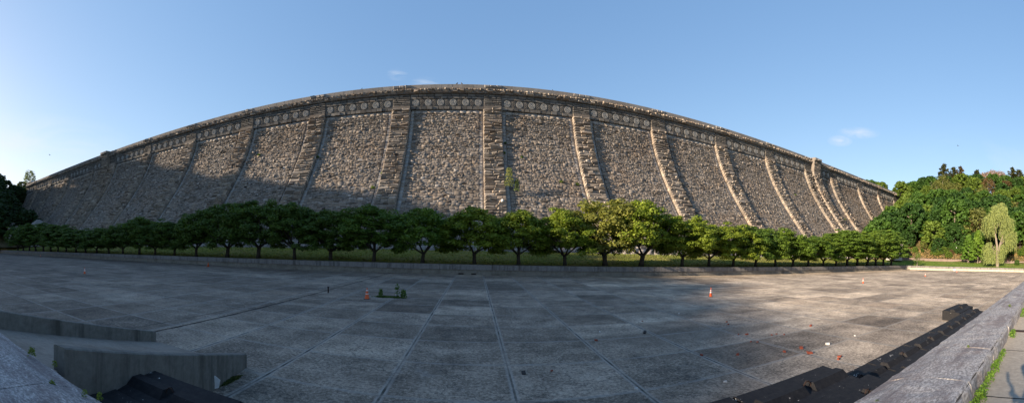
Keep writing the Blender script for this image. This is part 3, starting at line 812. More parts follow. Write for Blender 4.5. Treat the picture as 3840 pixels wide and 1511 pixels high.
def dup(root, loc, rz, sc=None):
    r = root.copy(); COL.objects.link(r); r.location = loc; r.rotation_euler = (0, 0, rz)
    if sc: r.scale = sc
    for ch in root.children:
        c_ = ch.copy(); COL.objects.link(c_); c_.parent = r
        for g_ in ch.children:
            d_ = g_.copy(); COL.objects.link(d_); d_.parent = c_
    return r
bk = make_block(2.75); bt = make_block(2.75, .72)
ordw = ['first', 'second', 'third', 'fourth', 'fifth', 'sixth', 'seventh', 'eighth', 'ninth', 'tenth', 'eleventh', 'twelfth', 'thirteenth', 'fourteenth', 'fifteenth', 'sixteenth', 'seventeenth', 'eighteenth']
used = set()
def place_block(src, x, y, rz, label, sc=None):
    if src.name not in used: used.add(src.name); o = src; o.location = (x, y, 0); o.rotation_euler = (0, 0, rz)
    else: o = dup(src, (x, y, 0), rz, sc)
    if sc: o.scale = sc
    tag(o, label, 'concrete block', 'black precast concrete blocks lying along the ledge')
for i, (x, y, sx_, lb) in enumerate([(-5.60, 3.90, .78, 'tall black ridged block touching the near ramp wall, outer row'), (-5.34, 2.74, .80, 'tall black ridged block touching the near ramp wall, inner row'),
        (-3.40, 3.86, 1, 'tall black ridged block second from the ramp wall, outer row'), (-3.10, 2.72, 1, 'tall black ridged block second from the ramp wall, inner row'),
        (1.62, 3.98, 1, 'tall black ridged block, outer row at bottom right, farther left of two'), (4.45, 3.92, 1, 'tall black ridged block ending the outer tall row at right'),
        (2.25, 2.84, 1, 'tall black ridged block, inner row at bottom right, farther left of two'), (5.08, 2.78, .8, 'tall black ridged block, inner row at bottom right, next to the low row')]):
    place_block(bt, x, y, R(-.6+.3*(i % 3)), lb, (sx_, 1, 1))
x = 7.45; i = 0
while x < 24.5:
    place_block(bk, x, 4.42-.012*x*.6+random.uniform(-.04, .04), R(-.9+random.uniform(-.5, .5)), 'low black ridged block in the row beside the ledge, %s from its near end' % ordw[i]); x += 2.86; i += 1
for j, (x, y) in enumerate([(7.6, 3.30), (10.5, 3.28)]): place_block(bk, x, y, R(-1.2), 'low black ridged block squeezed under the ledge, %s from the near end' % ordw[j])
place_block(bk, 22.6, 5.5, R(-1.2), 'black ridged block standing alone in front of the far end of the row', (1.35, 1.05, 1.12))

# ------------------------------------------------------------------ traffic cones
def cone(kind):
    t0 = empty('traffic_cone')
    m_ = MB(); m_.box(-.19, .19, -.19, .19, 0, .035); me = mesh_np('foot', m_.V, m_.F); me.materials.append(m_blackrub if kind != 'small' else m_orange); link('foot', me, t0)
    m_ = MB()
    if kind == 'small': m_.lathe([(.15, .03), (.03, .68), (.02, .70)], n=14)
    elif kind == 'tall': m_.lathe([(.175, .035), (.16, .05), (.09, .46), (.085, .47), (.035, .78), (.02, .80)], n=16)
    else: m_.lathe([(.175, .035), (.165, .06), (.105, .42), (.10, .43), (.09, .62), (.075, .70), (.03, .78)], n=16)
    me = mesh_np('body', m_.V, m_.F, True); me.materials.append(m_orange); link('body', me, t0)
    if kind != 'small':
        for z0, z1, r0, r1 in (((.40, .54, .112, .092), (.60, .71, .078, .060)) if kind == 'tall' else ((.42, .48, .112, .108), (.70, .76, .085, .075))):
            m_ = MB(); m_.lathe([(r0, z0), (r1, z1)], n=16); me = mesh_np('white_band', m_.V, m_.F, True); me.materials.append(m_white); link('white_band', me, t0)
        m_ = MB(); m_.tube([(-.0, 0, .78), (0, 0, .86)], .02, 6); m_.lathe([(.03, .86), (.045, .89), (.045, .93), (.02, .96)], n=8); me = mesh_np('handle', m_.V, m_.F); me.materials.append(m_orange); link('handle', me, t0)
    return t0
G = 'orange traffic cones on the empty pool floor'
CT = cone('tall'); CT.location = (19.3, 24.9, 0); CT.scale = (.82, .82, .82); tag(CT, 'orange and white cone at the tip of the sunlit patch, right of centre', 'traffic cone', G)
for x, y, s, lb in ((46.7, 25.6, .76, 'sunlit orange cone between the lone black block and the pool corner'), (74.6, 25.9, .74, 'distant sunlit cone in front of the pool corner'),
                 (104.5, 26.6, .74, 'farthest right cone beside the small crowd barrier'), (-40.3, 23.9, .84, 'shaded cone with topper alone on the left of the pool'), (-103, 45.6, .8, 'tiny cone near the pool wall at the far left')):
    o = dup(CT, (x, y, 0), random.uniform(0, 3), (s, s, s)); tag(o, lb, 'traffic cone', G)
CM = cone('mid'); CM.location = (-6.86, 24.7, 0); CM.scale = (.98, .98, .80); tag(CM, 'stacked pair of orange cones beside the weed patch', 'traffic cone', G)
CS = cone('small'); CS.location = (-37.9, 44.9, 0); CS.scale = (1.1, 1.1, .95); tag(CS, 'plain orange cone without bands by the pool wall on the left', 'traffic cone', G)

# ------------------------------------------------------------------ small debris
def lump(name, loc, s, mat, seed):
    r = random.Random(seed); V = []
    for sx_ in (-1, 1):
        for sy_ in (-1, 1):
            for sz_ in (0, 1): V.append((sx_*s*r.uniform(.7, 1.2), sy_*s*.6*r.uniform(.7, 1.2), sz_*s*.8*r.uniform(.7, 1.2)))
    F = [(0,1,3,2),(4,6,7,5),(0,4,5,1),(2,3,7,6),(0,2,6,4),(1,5,7,3)]
    me = mesh_np(name, V, F); me.materials.append(mat); return link(name, me, None, loc, r.uniform(0, 3))
BR = [(8.21,11.03),(9.41,10.35),(11.12,9.52),(12.04,9.39),(11.67,8.67),(12.03,7.53),(11.74,7.37),(16.14,11.99),(13.24,15.55),(12.88,14.99),(12.05,12.67),(11.23,11.54),(11.44,11.33),(13.28,11.89),(13.48,11.57),(12.93,11.88),(11.72,12.89),(5.33,14.46),(2.67,11.17),(9.12,17.66)]
SZ = [.06,.075,.07,.10,.11,.08,.07,.10,.06,.06,.07,.05,.05,.05,.05,.05,.05,.07,.04,.05]
for i, ((x, y), s) in enumerate(zip(BR, SZ)):
    big_ = s >= .1
    tag(lump('brick_piece', (x, y, 0), s, m_brick, i), 'larger broken red brick on the right of the pool floor' if big_ else 'small broken bit of red brick on the pool floor', 'brick',
        'larger red brick lumps' if big_ else 'small red brick bits')
for i, (x, y) in enumerate([(13.38,8.97),(15.65,8.93),(4.58,9.14),(7.15,8.38),(6.02,15.89),(12.27,18.94)]):
    tag(lump('pale_stone', (x, y, 0), .09 if i == 0 else .05, m_pale, 50+i), 'whitish loose stone chip on the pool floor', 'stone', 'pale stone chips on the pool floor')
rg1 = lump('rag', (1.77, 11.1, 0), .12, m_dark, 90); rg1.scale = (1.3, .8, .35)
rg2 = lump('rag', (7.99, 15.2, 0), .17, m_dark, 91); rg2.scale = (1.5, .6, .45)
tag(rg1, 'dark scrap lying on the floor near the bottom centre', 'rag')
tag(rg2, 'black crumpled rag on a slab joint right of centre', 'rag')
mb = MB(); mb.add([(0,0,0),(.20,.02,.05),(.24,.0,.26),(.10,-.02,.38),(-.06,0,.22)], [(0,1,2,3,4)])
me = mesh_np('paper_scrap', mb.V, mb.F); me.materials.append(m_white)
o = link('paper_scrap', me, None, (-6.15, 7.4, .02), .5); tag(o, 'white paper scrap at the foot of the near ramp wall', 'litter')
so_ = o.modifiers.new('thick', 'SOLIDIFY'); so_.thickness = .01

# ------------------------------------------------------------------ foliage
def leaf_quads(C, Nn, S, tone, asp=.72):
    n = len(C)
    Nn = Nn/np.linalg.norm(Nn, axis=1, keepdims=True)
    r = rng.normal(size=(n, 3)); A = np.cross(Nn, r); A /= np.linalg.norm(A, axis=1, keepdims=True)+1e-9; B = np.cross(Nn, A)
    S = S[:, None]
    V = np.stack([C - A*S, C - B*S*asp + A*S*.15, C + A*S, C + B*S*asp + A*S*.15], 1).reshape(-1, 3)
    F = np.arange(4*n).reshape(n, 4)
    return V, F, np.repeat(tone, 4)
def clump_crown(K, env, crad, nl, ls, flat=.6, up=.9, tv=.28):
    """env(K)-> clump centres; leaves over the upper and outer sides of each clump"""
    cc = env(K); n = K*nl
    ci = np.repeat(np.arange(K), nl)
    d = rng.normal(size=(n, 3)); d[:, 2] = d[:, 2]*.8+.25; d /= np.linalg.norm(d, axis=1, keepdims=True)
    rad = crad*rng.uniform(.7, 1.25, K)
    rr = rad[ci]*rng.uniform(.35, 1.08, n)**.6
    C = cc[ci] + d*rr[:, None]*np.array([1, 1, flat])
    Nn = d*.9 + np.array([0, 0, up*.6]) + rng.normal(0, .45, (n, 3))
    ct = rng.beta(2.5, 2.5, K)
    tone = np.clip(ct[ci]*.6+rng.random(n)*.4 + (tv-.28), 0, 1)
    return C, Nn, ls*rng.uniform(.6, 1.3, n), tone, cc
def mk_tree(name_leaf, variants_fn, nvar): return [variants_fn(i) for i in range(nvar)]

def row_tree(i, K=200, nl=105, ls=.130, spread=3.5, layered=False):
    # unit: ground at 0, crown 2.1..8.2
    def env(K):
        a = rng.uniform(0, 2*math.pi, K); f = rng.uniform(0, 1, K)
        z = 2.35 + 5.5*f**.85
        # radial profile: wide low-middle, rounded top, irregular lobes
        rmax = spread*np.sqrt(np.clip(1-((f-.36)/.70)**2, .03, 1))*(1+.20*np.sin(a*3+i)+.12*np.sin(a*5+2*i))
        r = rmax*rng.uniform(.25, 1, K)**.42
        z = z + .55*np.sin(a*2+i*1.7) - .35*(r/spread)**2
        out_ = rng.random(K) < .10; r = np.where(out_, r*rng.uniform(1.05, 1.30, K), r); z = np.where(out_ & (z > 4.5), z+rng.uniform(.1, .9, K), z)
        return np.stack([r*np.cos(a), r*np.sin(a), z], 1)
    C, Nn, S, T, cc = clump_crown(K, env, .68, nl, ls, .40 if layered else .70)
    V, F, tn = leaf_quads(C, Nn, S, T)
    crown = mesh_np('crown', V, F, tone=tn, mat=m_leaf)
    m_ = MB(); r_ = random.Random(i+3)
    lean = (r_.uniform(-.15, .15), r_.uniform(-.1, .1))
    fk = Vector((lean[0], lean[1], r_.uniform(1.35, 1.8)))
    m_.tube([(0, 0, -.2), (lean[0]*.4, lean[1]*.4, .7), fk], [.27, .19, .20], 9)
    nb = r_.choice((4, 5, 5))
    for b_ in range(nb):
        a = 2*math.pi*b_/nb + r_.uniform(-.4, .4); L_ = spread*r_.uniform(.62, .8); tz = r_.uniform(3.4, 4.6)
        p1 = fk+Vector((math.cos(a)*L_*.42, math.sin(a)*L_*.42, (tz-fk.z)*.40)); p2 = Vector((math.cos(a)*L_, math.sin(a)*L_, tz))
        m_.tube([fk-Vector((0, 0, .15)), p1, p2], [.13, .095, .05], 6, False)
        for s_ in (-1, 1):
            a2 = a+s_*.5; m_.tube([p1, p1+Vector((math.cos(a2)*1.0, math.sin(a2)*1.0, 1.3)), p1+Vector((math.cos(a2)*1.5, math.sin(a2)*1.5, 2.9))], [.075, .05, .025], 5, False)
    trunk = mesh_np('trunk', m_.V, m_.F, True); trunk.materials.append(m_bark)
    return crown, trunk
rows = [row_tree(i) for i in range(5)] + [row_tree(5+i, 200, 105, .130, 3.6, True) for i in range(3)]
TR = [(-136,10.3),(-130,10.4),(-123.8,10.5),(-118,10.5),(-111.7,10.2),(-106,9.6),(-100.9,9.1),(-95.5,8.2),(-89.7,7.3),(-84.5,6.9),(-79,7.2),(-73.5,7.3),(-68,7.6),(-62,9.1),(-56.8,7.6),(-51.2,7.8),(-45.5,9.1),(-38.4,10),(-32.1,10.3),(-25.5,9.4),(-19.6,8.3),(-13.1,8.6),(-6.2,8.3),(.9,8.6),(7,8.3),(13.6,8.7),(19.7,10.5),(25.6,10.6),(33,9.2),(38.5,8),(44,8.4),(49.7,8.4),(55.4,8.6),(60.8,7.8),(66.3,7.5),(72.1,8),(77.7,9.1),(83.1,10.3),(88.5,10.3),(94.3,10.2),(99.7,10.9),(105,12),(110.8,12)]
def ordn(n):
    s = {1: 'st', 2: 'nd', 3: 'rd'}.get(n % 10 if n not in (11, 12, 13) else 0, 'th'); return '%d%s' % (n, s)
for i, (x, top) in enumerate(TR):
    y = 50.5+BP*x; k = y/50.5; zb = 1.27
    hgt = (HC + (top-HC)*k) - zb
    right_layer = x > 76 or x < -84
    cr_, tk_ = rows[(5+i % 3) if right_layer else (i*3) % 5]
    sz = hgt/8.25; sxy = (1.22+.22*((top-7.5)/3))*random.uniform(.94, 1.06)
    if abs(x) > 75: sxy = 1.36
    look = ('dark shaded' if x < -3 else 'sunlit-topped' if x < 76 else 'sunlit layered')
    siz = 'tall' if top > 9.5 else 'low' if top < 8 else 'mid-height'
    t0 = empty('row_tree', (x*k, y, zb), random.uniform(0, 6.28), label='%s %s spreading tree, %s from the left in the row before the dam' % (siz, look, ordn(i+1)), cat='tree', group='trees in the row before the dam')
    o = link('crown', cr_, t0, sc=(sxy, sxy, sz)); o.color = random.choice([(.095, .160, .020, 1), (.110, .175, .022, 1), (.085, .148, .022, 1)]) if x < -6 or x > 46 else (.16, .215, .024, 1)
    if x < -14: o.color = (.070, .118, .020, 1)  # left crowns darkened, shade put into the leaf colour
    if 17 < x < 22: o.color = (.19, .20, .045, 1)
    s_ = 1.25 if top > 9.5 else 1
    link('trunk', tk_, t0, sc=(sxy*s_, sxy*s_, min(sz, 1.1)))

# hill trees: crown built of large drooping masses
def broad(i, K=100, nl=62, ls=.36, rx=5.4, h=12.5, flat=.55):
    def env(K):
        # golden-angle spread over a dome so that every side carries foliage
        j = np.arange(K); f = (j+.5)/K; a = j*2.39996 + rng.normal(0, .25, K)
        z = h*(.16+.80*f); rr = rx*np.sqrt(np.clip(1-((f-.30)/.74)**2, .02, 1))*rng.uniform(.72, 1.02, K)*(1+.15*np.sin(2*a+i))
        return np.stack([rr*np.cos(a), rr*np.sin(a), z], 1)
    C, Nn, S, T, cc = clump_crown(K, env, 1.25 if K > 70 else 1.6, nl, ls, flat, 1.1)
    V, F, tn = leaf_quads(C, Nn, S, T, .8)
    crown = mesh_np('crown', V, F, tone=tn, mat=m_leaf)
    m_ = MB(); r_ = random.Random(i+40)
    m_.tube([(0, 0, -2), (r_.uniform(-.3, .3), 0, h*.3), (r_.uniform(-.8, .8), .3, h*.62), (0, 0, h*.85)], [.32, .24, .15, .06], 7, False)
    for b_ in range(7):
        a = b_*2.4; z = h*(.22+.08*b_); m_.tube([(0, 0, z), (math.cos(a)*rx*.4, math.sin(a)*rx*.4, z+1), (math.cos(a)*rx*.75, math.sin(a)*rx*.75, z+1.8)], [.13, .09, .04], 5, False)
    trunk = mesh_np('trunk', m_.V, m_.F, True); trunk.materials.append(m_bark2 if i % 3 == 0 else m_bark)
    return crown, trunk
broads = [broad(i) for i in range(5)]
light = [broad(9+i, 60, 40, .30, 4.6, 12, .8) for i in range(2)]     # thin see-through crowns
def pointed(i, h=12., rx=3.2, K=60, nl=70, ls=.30):
    def env(K):
        j = np.arange(K); f = (j+.5)/K; a = j*2.39996
        z = h*(.10+.88*f); rr = rx*(1-f)**.75*rng.uniform(.6, 1.05, K)+.1
        return np.stack([rr*np.cos(a), rr*np.sin(a), z], 1)
    C, Nn, S, T, cc = clump_crown(K, env, .85, nl, ls, .6, .9)
    V, F, tn = leaf_quads(C, Nn, S, T)
    m_ = MB(); m_.tube([(0, 0, -1), (0, 0, h*.5), (0, 0, h*.95)], [.16, .10, .02], 6, False)
    t_ = mesh_np('trunk', m_.V, m_.F, True); t_.materials.append(m_bark2)
    return mesh_np('crown', V, F, tone=tn, mat=m_leaf), t_
point = pointed(0)
def conifer(i, h=15., rx=5.0, sparse=1.6):
    Cs = []; m_ = MB(); m_.tube([(0, 0, -2), (0, 0, h*.6), (0, 0, h)], [.28, .16, .03], 6, False)
    z = h*.22; r_ = random.Random(i+70)
    while z < h*.98:
        f = (z-h*.22)/(h*.78); L_ = rx*(1-f)**.8*r_.uniform(.8, 1.15)+.25; nb = 5
        for b_ in range(nb):
            a = r_.uniform(0, 6.28); Lb = L_*r_.uniform(.7, 1.1); tip = Vector((math.cos(a)*Lb, math.sin(a)*Lb, z+Lb*.22))
            m_.tube([(0, 0, z), tip], [.05, .015], 4, False)
            k = int(26*Lb*sparse)+6
            s_ = np.array([r_.uniform(.15, 1.0) for _ in range(k)])
            base = np.stack([s_*tip.x, s_*tip.y, z+s_*Lb*.22], 1) + rng.normal(0, .16, (k, 3)) - np.array([0, 0, .1])
            Cs.append(base)
        z += h*.045
    C = np.concatenate(Cs); n = len(C)
    V, F, tn = leaf_quads(C, rng.normal(0, .5, (n, 3))+np.array([0, 0, 1.]), np.full(n, .26), rng.random(n), .5)
    t_ = mesh_np('trunk', m_.V, m_.F, True); t_.materials.append(m_bark)
    return mesh_np('crown', V, F, tone=tn, mat=m_leaf), t_
con = [conifer(0), conifer(1, 14, 5.6, 1.4)]
def place_tree(v, x, y, z, s, col, label, group, name='broadleaf_tree', cat='tree', sz=None):
    t0 = empty(name, (x, y, z), random.uniform(0, 6.28), label=label, cat=cat, group=group)
    o = link('crown', v[0], t0, sc=(s, s, sz or s)); o.color = (*col, 1)
    link('trunk', v[1], t0, sc=(s, s, sz or s)); return t0
deep = (.036, .084, .017); midg = (.060, .125, .020); yel = (.115, .175, .028); olive = (.135, .15, .04); brown = (.13, .085, .04); twig = (.30, .21, .16)
LB = {'deep': 'dense deep green broadleaf tree in the wood on the right hillside', 'mid': 'mid green broadleaf tree in the wood on the right hillside',
      'yel': 'yellow-green broadleaf tree in the wood on the right hillside', 'olive': 'olive thin-leaved tree in the wood on the right hillside',
      'brown': 'reddish brown budding tree in the wood on the right hillside'}
def zr(x, y): return float(z_right(np.array([float(x)]), np.array([float(y)]))[0])
def zl(x, y): return float(z_left(np.array([float(x)]), np.array([float(y)]))[0])
rt_ = random.Random(5)
cnt = 0
d0 = 11
for rowi, d in enumerate([6, 11, 17, 24, 30, 38, 47, 57, 68, 80, 93]):
    y = -34.0 + rt_.uniform(0, 5)
    while y < (98 if rowi < 8 else 112):
        wx = float(np.interp(y, [-60, -5, 11, 30, 46, 62, 110], [152, 151, 149.5, 146, 141, 137, 175]))
        x = wx + d + rt_.uniform(-2, 2)
        if y > 66 and x < 228 and y > 66+(x-160)*.30: y += 7; continue
        kind = rt_.choices(('deep', 'mid', 'yel', 'olive', 'brown'), ((.56, .32, .08, .03, .01) if rowi < 6 else (.28, .36, .20, .09, .07)))[0]
        if y > 55 and rowi > 2: kind = rt_.choices(('mid', 'yel', 'olive', 'deep'), (.3, .35, .2, .15))[0]
        v = rt_.choice(light) if kind in ('olive', 'brown') else rt_.choice(broads)
        col = dict(deep=deep, mid=midg, yel=yel, olive=olive, brown=brown)[kind]
        s = rt_.uniform(.80, 1.35 if rowi < 6 else 1.0)*(.62 if rowi == 0 else 1.05)
        if rowi == 0 and rt_.random() < .45: y += 6; continue
        place_tree(v, x, y, zr(x, y)-.6, s, col, LB[kind], 'trees of the wood on the right hillside: ' + kind, sz=s*rt_.uniform(.9, 1.15)); cnt += 1
        y += rt_.uniform(7.2, 11.0)
# trees by the right end of the dam, in front of its foot
for x, y, s, c_ in [(145, 71.6, 1.42, midg), (151, 71.8, 1.6, deep), (158, 71.6, 1.85, deep), (166, 72, 2.1, midg), (162, 68, 1.6, deep), (174, 76, 2.0, yel), (140.5, 71.3, 1.0, yel), (168, 66.5, 1.0, midg), (176, 71, 1.15, deep), (186, 73, 1.2, deep), (196, 77, 1.25, midg), (180, 64, 1.1, deep), (190, 66, 1.3, deep), (206, 82, 1.3, midg), (202, 72, 1.3, deep),
                (214, 86, 1.3, yel), (212, 76, 1.35, deep), (222, 90, 1.3, yel), (172, 59, .95, deep), (166, 62, .8, yel), (226, 84, 1.3, midg), (216, 92, 1.1, yel)]:
    place_tree(rt_.choice(broads), x, y, max(2.2, (x-168)*.50+2), s, c_, 'broadleaf tree crowding against the right end of the dam face', 'trees against the right end of the dam')
# crest conifers and bare trees
for i, (x, y, zt_, s, lb) in enumerate([(239.4, 72, 66.2, 1.25, 'tallest ragged conifer, leftmost on the right hill skyline'), (240.9, 66, 65.4, 1.15, 'dark conifer just right of the tallest on the hill skyline'),
                            (242, 61.5, 64.5, 1.1, 'broad brownish conifer third from the left on the hill skyline'), (245, 50.5, 63.8, .9, 'small pointed conifer standing alone mid-skyline'),
                            (248.3, 27, 65, 1.1, 'left of the twin conifers at the right of the skyline'), (249, 22.5, 65.3, 1.15, 'right of the twin conifers at the right of the skyline')]):
    s *= 1.35; h = 15.*s; place_tree(con[i % 2], x, y, zt_+2.5-h, s, (.075, .082, .03) if i != 2 else (.12, .085, .035), lb, 'conifers on the hill skyline', 'conifer_tree', 'conifer')
for i, (x, y, zt_) in enumerate([(246.5, 44.5, 63.2), (247, 40, 64.6), (246, 47.5, 61.8), (247.8, 35, 64), (250, 15, 62)]):
    place_tree(light[i % 2], x, y, zt_-11.5, .95, twig, 'pale pinkish nearly bare tree on the right hill skyline', 'pale bare trees on the skyline')
for i, (x, y, zt_, c_) in enumerate([(236, 80, 58.5, deep), (233, 90, 55, midg), (229, 99, 54.5, yel), (224, 112, 54, yel), (220, 118, 55, midg), (215, 124, 53.5, yel), (209, 129, 52, midg), (234, 85, 57.5, deep), (243, 56, 60, midg), (245, 31, 60.5, midg), (246, 18, 60, yel), (248, 8, 60, midg)]):
    place_tree(broads[i % 5], x, y, zt_-12.8, 1.05, c_, 'broadleaf tree on the skyline beyond the right end of the dam' if y > 75 else 'broadleaf tree on the crest of the right hill', 'crest broadleaf trees' if y <= 75 else 'trees beyond the right end of the dam')
# two bright pyramidal trees, sapling, shrubs
place_tree(point, 139.6, 31.2, 2.7, .90, (.10, .19, .026), 'bright green young tree, left of the pair behind the retaining wall', None)
place_tree(point, 140.6, 27.6, 2.6, 1.05, (.135, .23, .03), 'brightest green pyramidal tree left of the willow', None)
place_tree(pointed(5, 4.2, 1.1, 16, 40, .14), 110.5+3.4, 42.5, 1.3, 1.0, (.10, .16, .03), 'thin staked sapling near the pool corner', None, 'sapling', 'sapling')
for i, (x, y, s, c_) in enumerate([(146, 43, .30, yel), (149, 37, .32, midg), (151, 33, .36, midg), (147, 40, .22, brown), (150, 40, .36, midg), (152, 22, .34, yel), (155, 30, .45, deep), (152, 45, .42, yel), (148, 48, .35, yel), (156, 36, .40, midg),
                                (151, 27, .26, olive), (154, 17, .4, midg), (154, 10, .4, yel), (155, 3, .45, midg), (153, 50, .5, midg), (159, 45, .6, midg), (142, 12.5, .18, midg), (147, 52, .3, olive)]):
    place_tree(broads[i % 5] if c_ != brown else light[0], x, y, (zr(x, y) if x > 145 else 2.4)-.3, s, c_, 'low shrub on the brown slope above the retaining wall', 'shrubs above the retaining wall', 'shrub', 'shrub')
for i in range(34):
    y = rt_.uniform(-5, 58); x = float(np.interp(y, [-60, -5, 11, 30, 46, 62], [152, 151, 149.5, 146, 141, 137])) + rt_.uniform(1.5, 9)
    place_tree(broads[i % 5], x, y, zr(x, y)-.4, rt_.uniform(.12, .30), rt_.choice([midg, yel, olive]), 'low shrub on the brown slope above the retaining wall', 'shrubs above the retaining wall', 'shrub', 'shrub')
# dry brush on the slope (nobody could count it)
n = 9000
yb = rng.uniform(-20, 60, n); xb = np.interp(yb, [-60, -5, 11, 30, 46, 62], [152, 151, 149.5, 146, 141, 137]) + rng.uniform(.6, 11, n)
C = np.stack([xb, yb, z_right(xb, yb)+rng.uniform(0, .45, n)], 1)
V, F, tn = leaf_quads(C, rng.normal(size=(n, 3))*np.array([1, 1, .3]), rng.uniform(.2, .55, n), rng.random(n), .3)
m_brush = leaf_mat('dry_brush', False, (.19, .14, .06), .2, .9)
o = link('dry_brush', mesh_np('dry_brush', V, F, tone=tn, mat=m_brush)); tag(o, 'dry brown brush covering the foot of the right hillside', 'brush', kind='stuff')
# weeds on the far slope
n = 26000
xb = rng.uniform(-135, 118, n); T_ = rng.uniform(51, 67, n); yb = T_+BP*xb
C = np.stack([xb, yb, z_lawn(xb, yb)+rng.uniform(.0, .14, n)], 1)
V, F, tn = leaf_quads(C, rng.normal(size=(n, 3))*np.array([1, 1, .5]), rng.uniform(.06, .20, n), rng.random(n), .35)
m_tuft = leaf_mat('tall_grass', False, (.17, .20, .04), .3)
o = link('tall_grass', mesh_np('tall_grass', V, F, tone=tn, mat=m_tuft)); tag(o, 'rough tall grass and weeds on the slope behind the tree row', 'grass', kind='stuff')

# willow
wl = empty('willow_tree', (133.7, 18.9, 1.7), .3, label='tall pale green weeping willow on the lawn at right', cat='tree')
m_ = MB(); r_ = random.Random(12)
m_.tube([(0, 0, -.3), (.1, .1, 3), (-.1, .4, 7), (.2, 1.2, 11)], [.62, .5, .42, .3], 9, False)
m_.tube([(0, 0, 4.5), (0, -1.2, 9), (.3, -2.4, 13), (0, -3, 17)], [.42, .32, .2, .08], 8, False)
m_.tube([(0, .6, 9), (.2, 2.6, 13), (0, 3.4, 16.5)], [.3, .2, .08], 7, False)
heads = []
for (cy_, cx_, tz, rr_, nh) in ((-.3, 0, 21.5, 3.0, 18), (3.1, .4, 17.6, 2.3, 10), (-3.6, -.3, 17.2, 2.2, 8), (-5.0, .5, 12.6, 1.7, 8), (4.3, -.6, 8.2, 1.5, 6), (1.2, .8, 7.0, 1.3, 4), (-2.2, .9, 8.0, 1.4, 4)):
    for i in range(nh):
        a = r_.uniform(0, 6.28); q_ = math.sqrt(r_.random())
        heads.append((cx_+rr_*q_*math.cos(a), cy_+rr_*q_*math.sin(a), tz-rr_*.75*q_*q_-r_.random()*2.2))
for hx, hy, hz in heads:
    m_.tube([(hx*.15, hy*.3, min(hz*.75, 14)), (hx*.6, hy*.7, hz*.93), (hx, hy, hz)], [.12, .08, .03], 5, False)
tm = mesh_np('trunk', m_.V, m_.F, True); tm.materials.append(m_bark2); link('trunk', tm, wl)
Cs = []
for hx, hy, hz in heads:
    for s_ in range(30):
        ox, oy = r_.gauss(0, .62), r_.gauss(0, .62); Ls = min(r_.uniform(1.6, 6.2), hz-.7)
        k = int(Ls*6.5); t_ = np.linspace(0, 1, k)
        Cs.append(np.stack([hx+ox*(1+.3*t_)+rng.normal(0, .05, k), hy+oy*(1+.3*t_)+rng.normal(0, .05, k), hz+.4-.6*(ox*ox+oy*oy)*.4-t_*Ls], 1))
C = np.concatenate(Cs); n = len(C)
nn_ = rng.normal(size=(n, 3))*np.array([1, 1, .15]); S = rng.uniform(.10, .19, n)
Nn = nn_/np.linalg.norm(nn_, axis=1, keepdims=True); A = np.stack([-Nn[:, 1], Nn[:, 0], np.zeros(n)], 1); A /= np.linalg.norm(A, axis=1, keepdims=True)+1e-9; B = np.tile([0, 0, 1.], (n, 1))
V = np.stack([C-A*S[:, None]*.6, C-B*S[:, None]*1.5, C+A*S[:, None]*.6, C+B*S[:, None]*1.3], 1).reshape(-1, 3)
o = link('crown', mesh_np('crown', V, np.arange(4*n).reshape(n, 4), tone=np.repeat(rng.random(n), 4), mat=m_leaf), wl); o.color = (.20, .245, .085, 1); wl.scale = (1, 1, 1.08)

# left hill trees (visible mass) and the ridge that shades the valley
GL = 'dark trees on the left hillside'
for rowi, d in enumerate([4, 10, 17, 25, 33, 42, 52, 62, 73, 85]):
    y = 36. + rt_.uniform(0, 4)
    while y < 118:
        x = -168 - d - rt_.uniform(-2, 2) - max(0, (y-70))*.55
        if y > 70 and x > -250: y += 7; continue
        place_tree(rt_.choice(broads), x, y, zl(x, y)-.5, rt_.uniform(1.0, 1.3), (.022, .045, .010) if rt_.random() < .7 else (.03, .055, .012), 'dark shaded broadleaf tree in the wood at the left end of the dam', GL)  # same trees as on the right hill, shade put into the crown colour
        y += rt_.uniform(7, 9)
place_tree(light[0], -262, 108, 47.0, 1.0, (.12, .15, .03), 'thin backlit tree above the left end of the dam', None)
place_tree(broads[1], -268, 104, 42.0, .8, (.10, .13, .03), 'small yellow-green tree left of the thin backlit one', None)
CH = ([-122, -62, -47, -39, -26, -6, 7, 28, 43, 52, 84], [112.6, 112.6, 112.6, 114, 118, 121, 119.3, 122, 115, 110.5, 107])
RL = 'broadleaf ridge tree or added unseen tree beyond the left edge of the view'
for i in range(62):      # unseen trees added to stop sunlight leaking under the ridge crowns
    y = -122 + i*3.1; x = -339 + 2.5*math.sin(i*1.7); zg = zl(x, y)-3.5
    top = float(np.interp(y, *CH)) - (2.0 if y < -30 else 5.0)
    place_tree(broads[i % 5], x, y, zg, 1.05, deep, RL, 'trees on the left ridge', sz=max(.5, (top-zg)/12.9))
for i in range(68):
    y = -122 + i*2.9; x = -350 + 4*math.sin(i*2.3)
    top = float(np.interp(y, *CH)) + (1.8*math.sin(i*1.9) if y > -30 else .5*math.sin(i*2.9)); zg = zl(x, y)-.5
    place_tree(broads[(i*2) % 5], x, y, zg, 1.05, deep, RL, 'trees on the left ridge', sz=(top-zg)/12.9)
for i, (x, y) in enumerate([(-175, 54), (-182, 58), (-178, 49), (-188, 62), (-196, 58), (-192, 50), (-205, 60), (-214, 66)]):
    place_tree(broads[i % 5], x, y, zl(x, y)-.5, 1.35, (.022, .045, .010), 'tall dark tree behind the left pavilions', 'tall trees behind the left pavilions')  # crown colour darkened to carry the shade here too

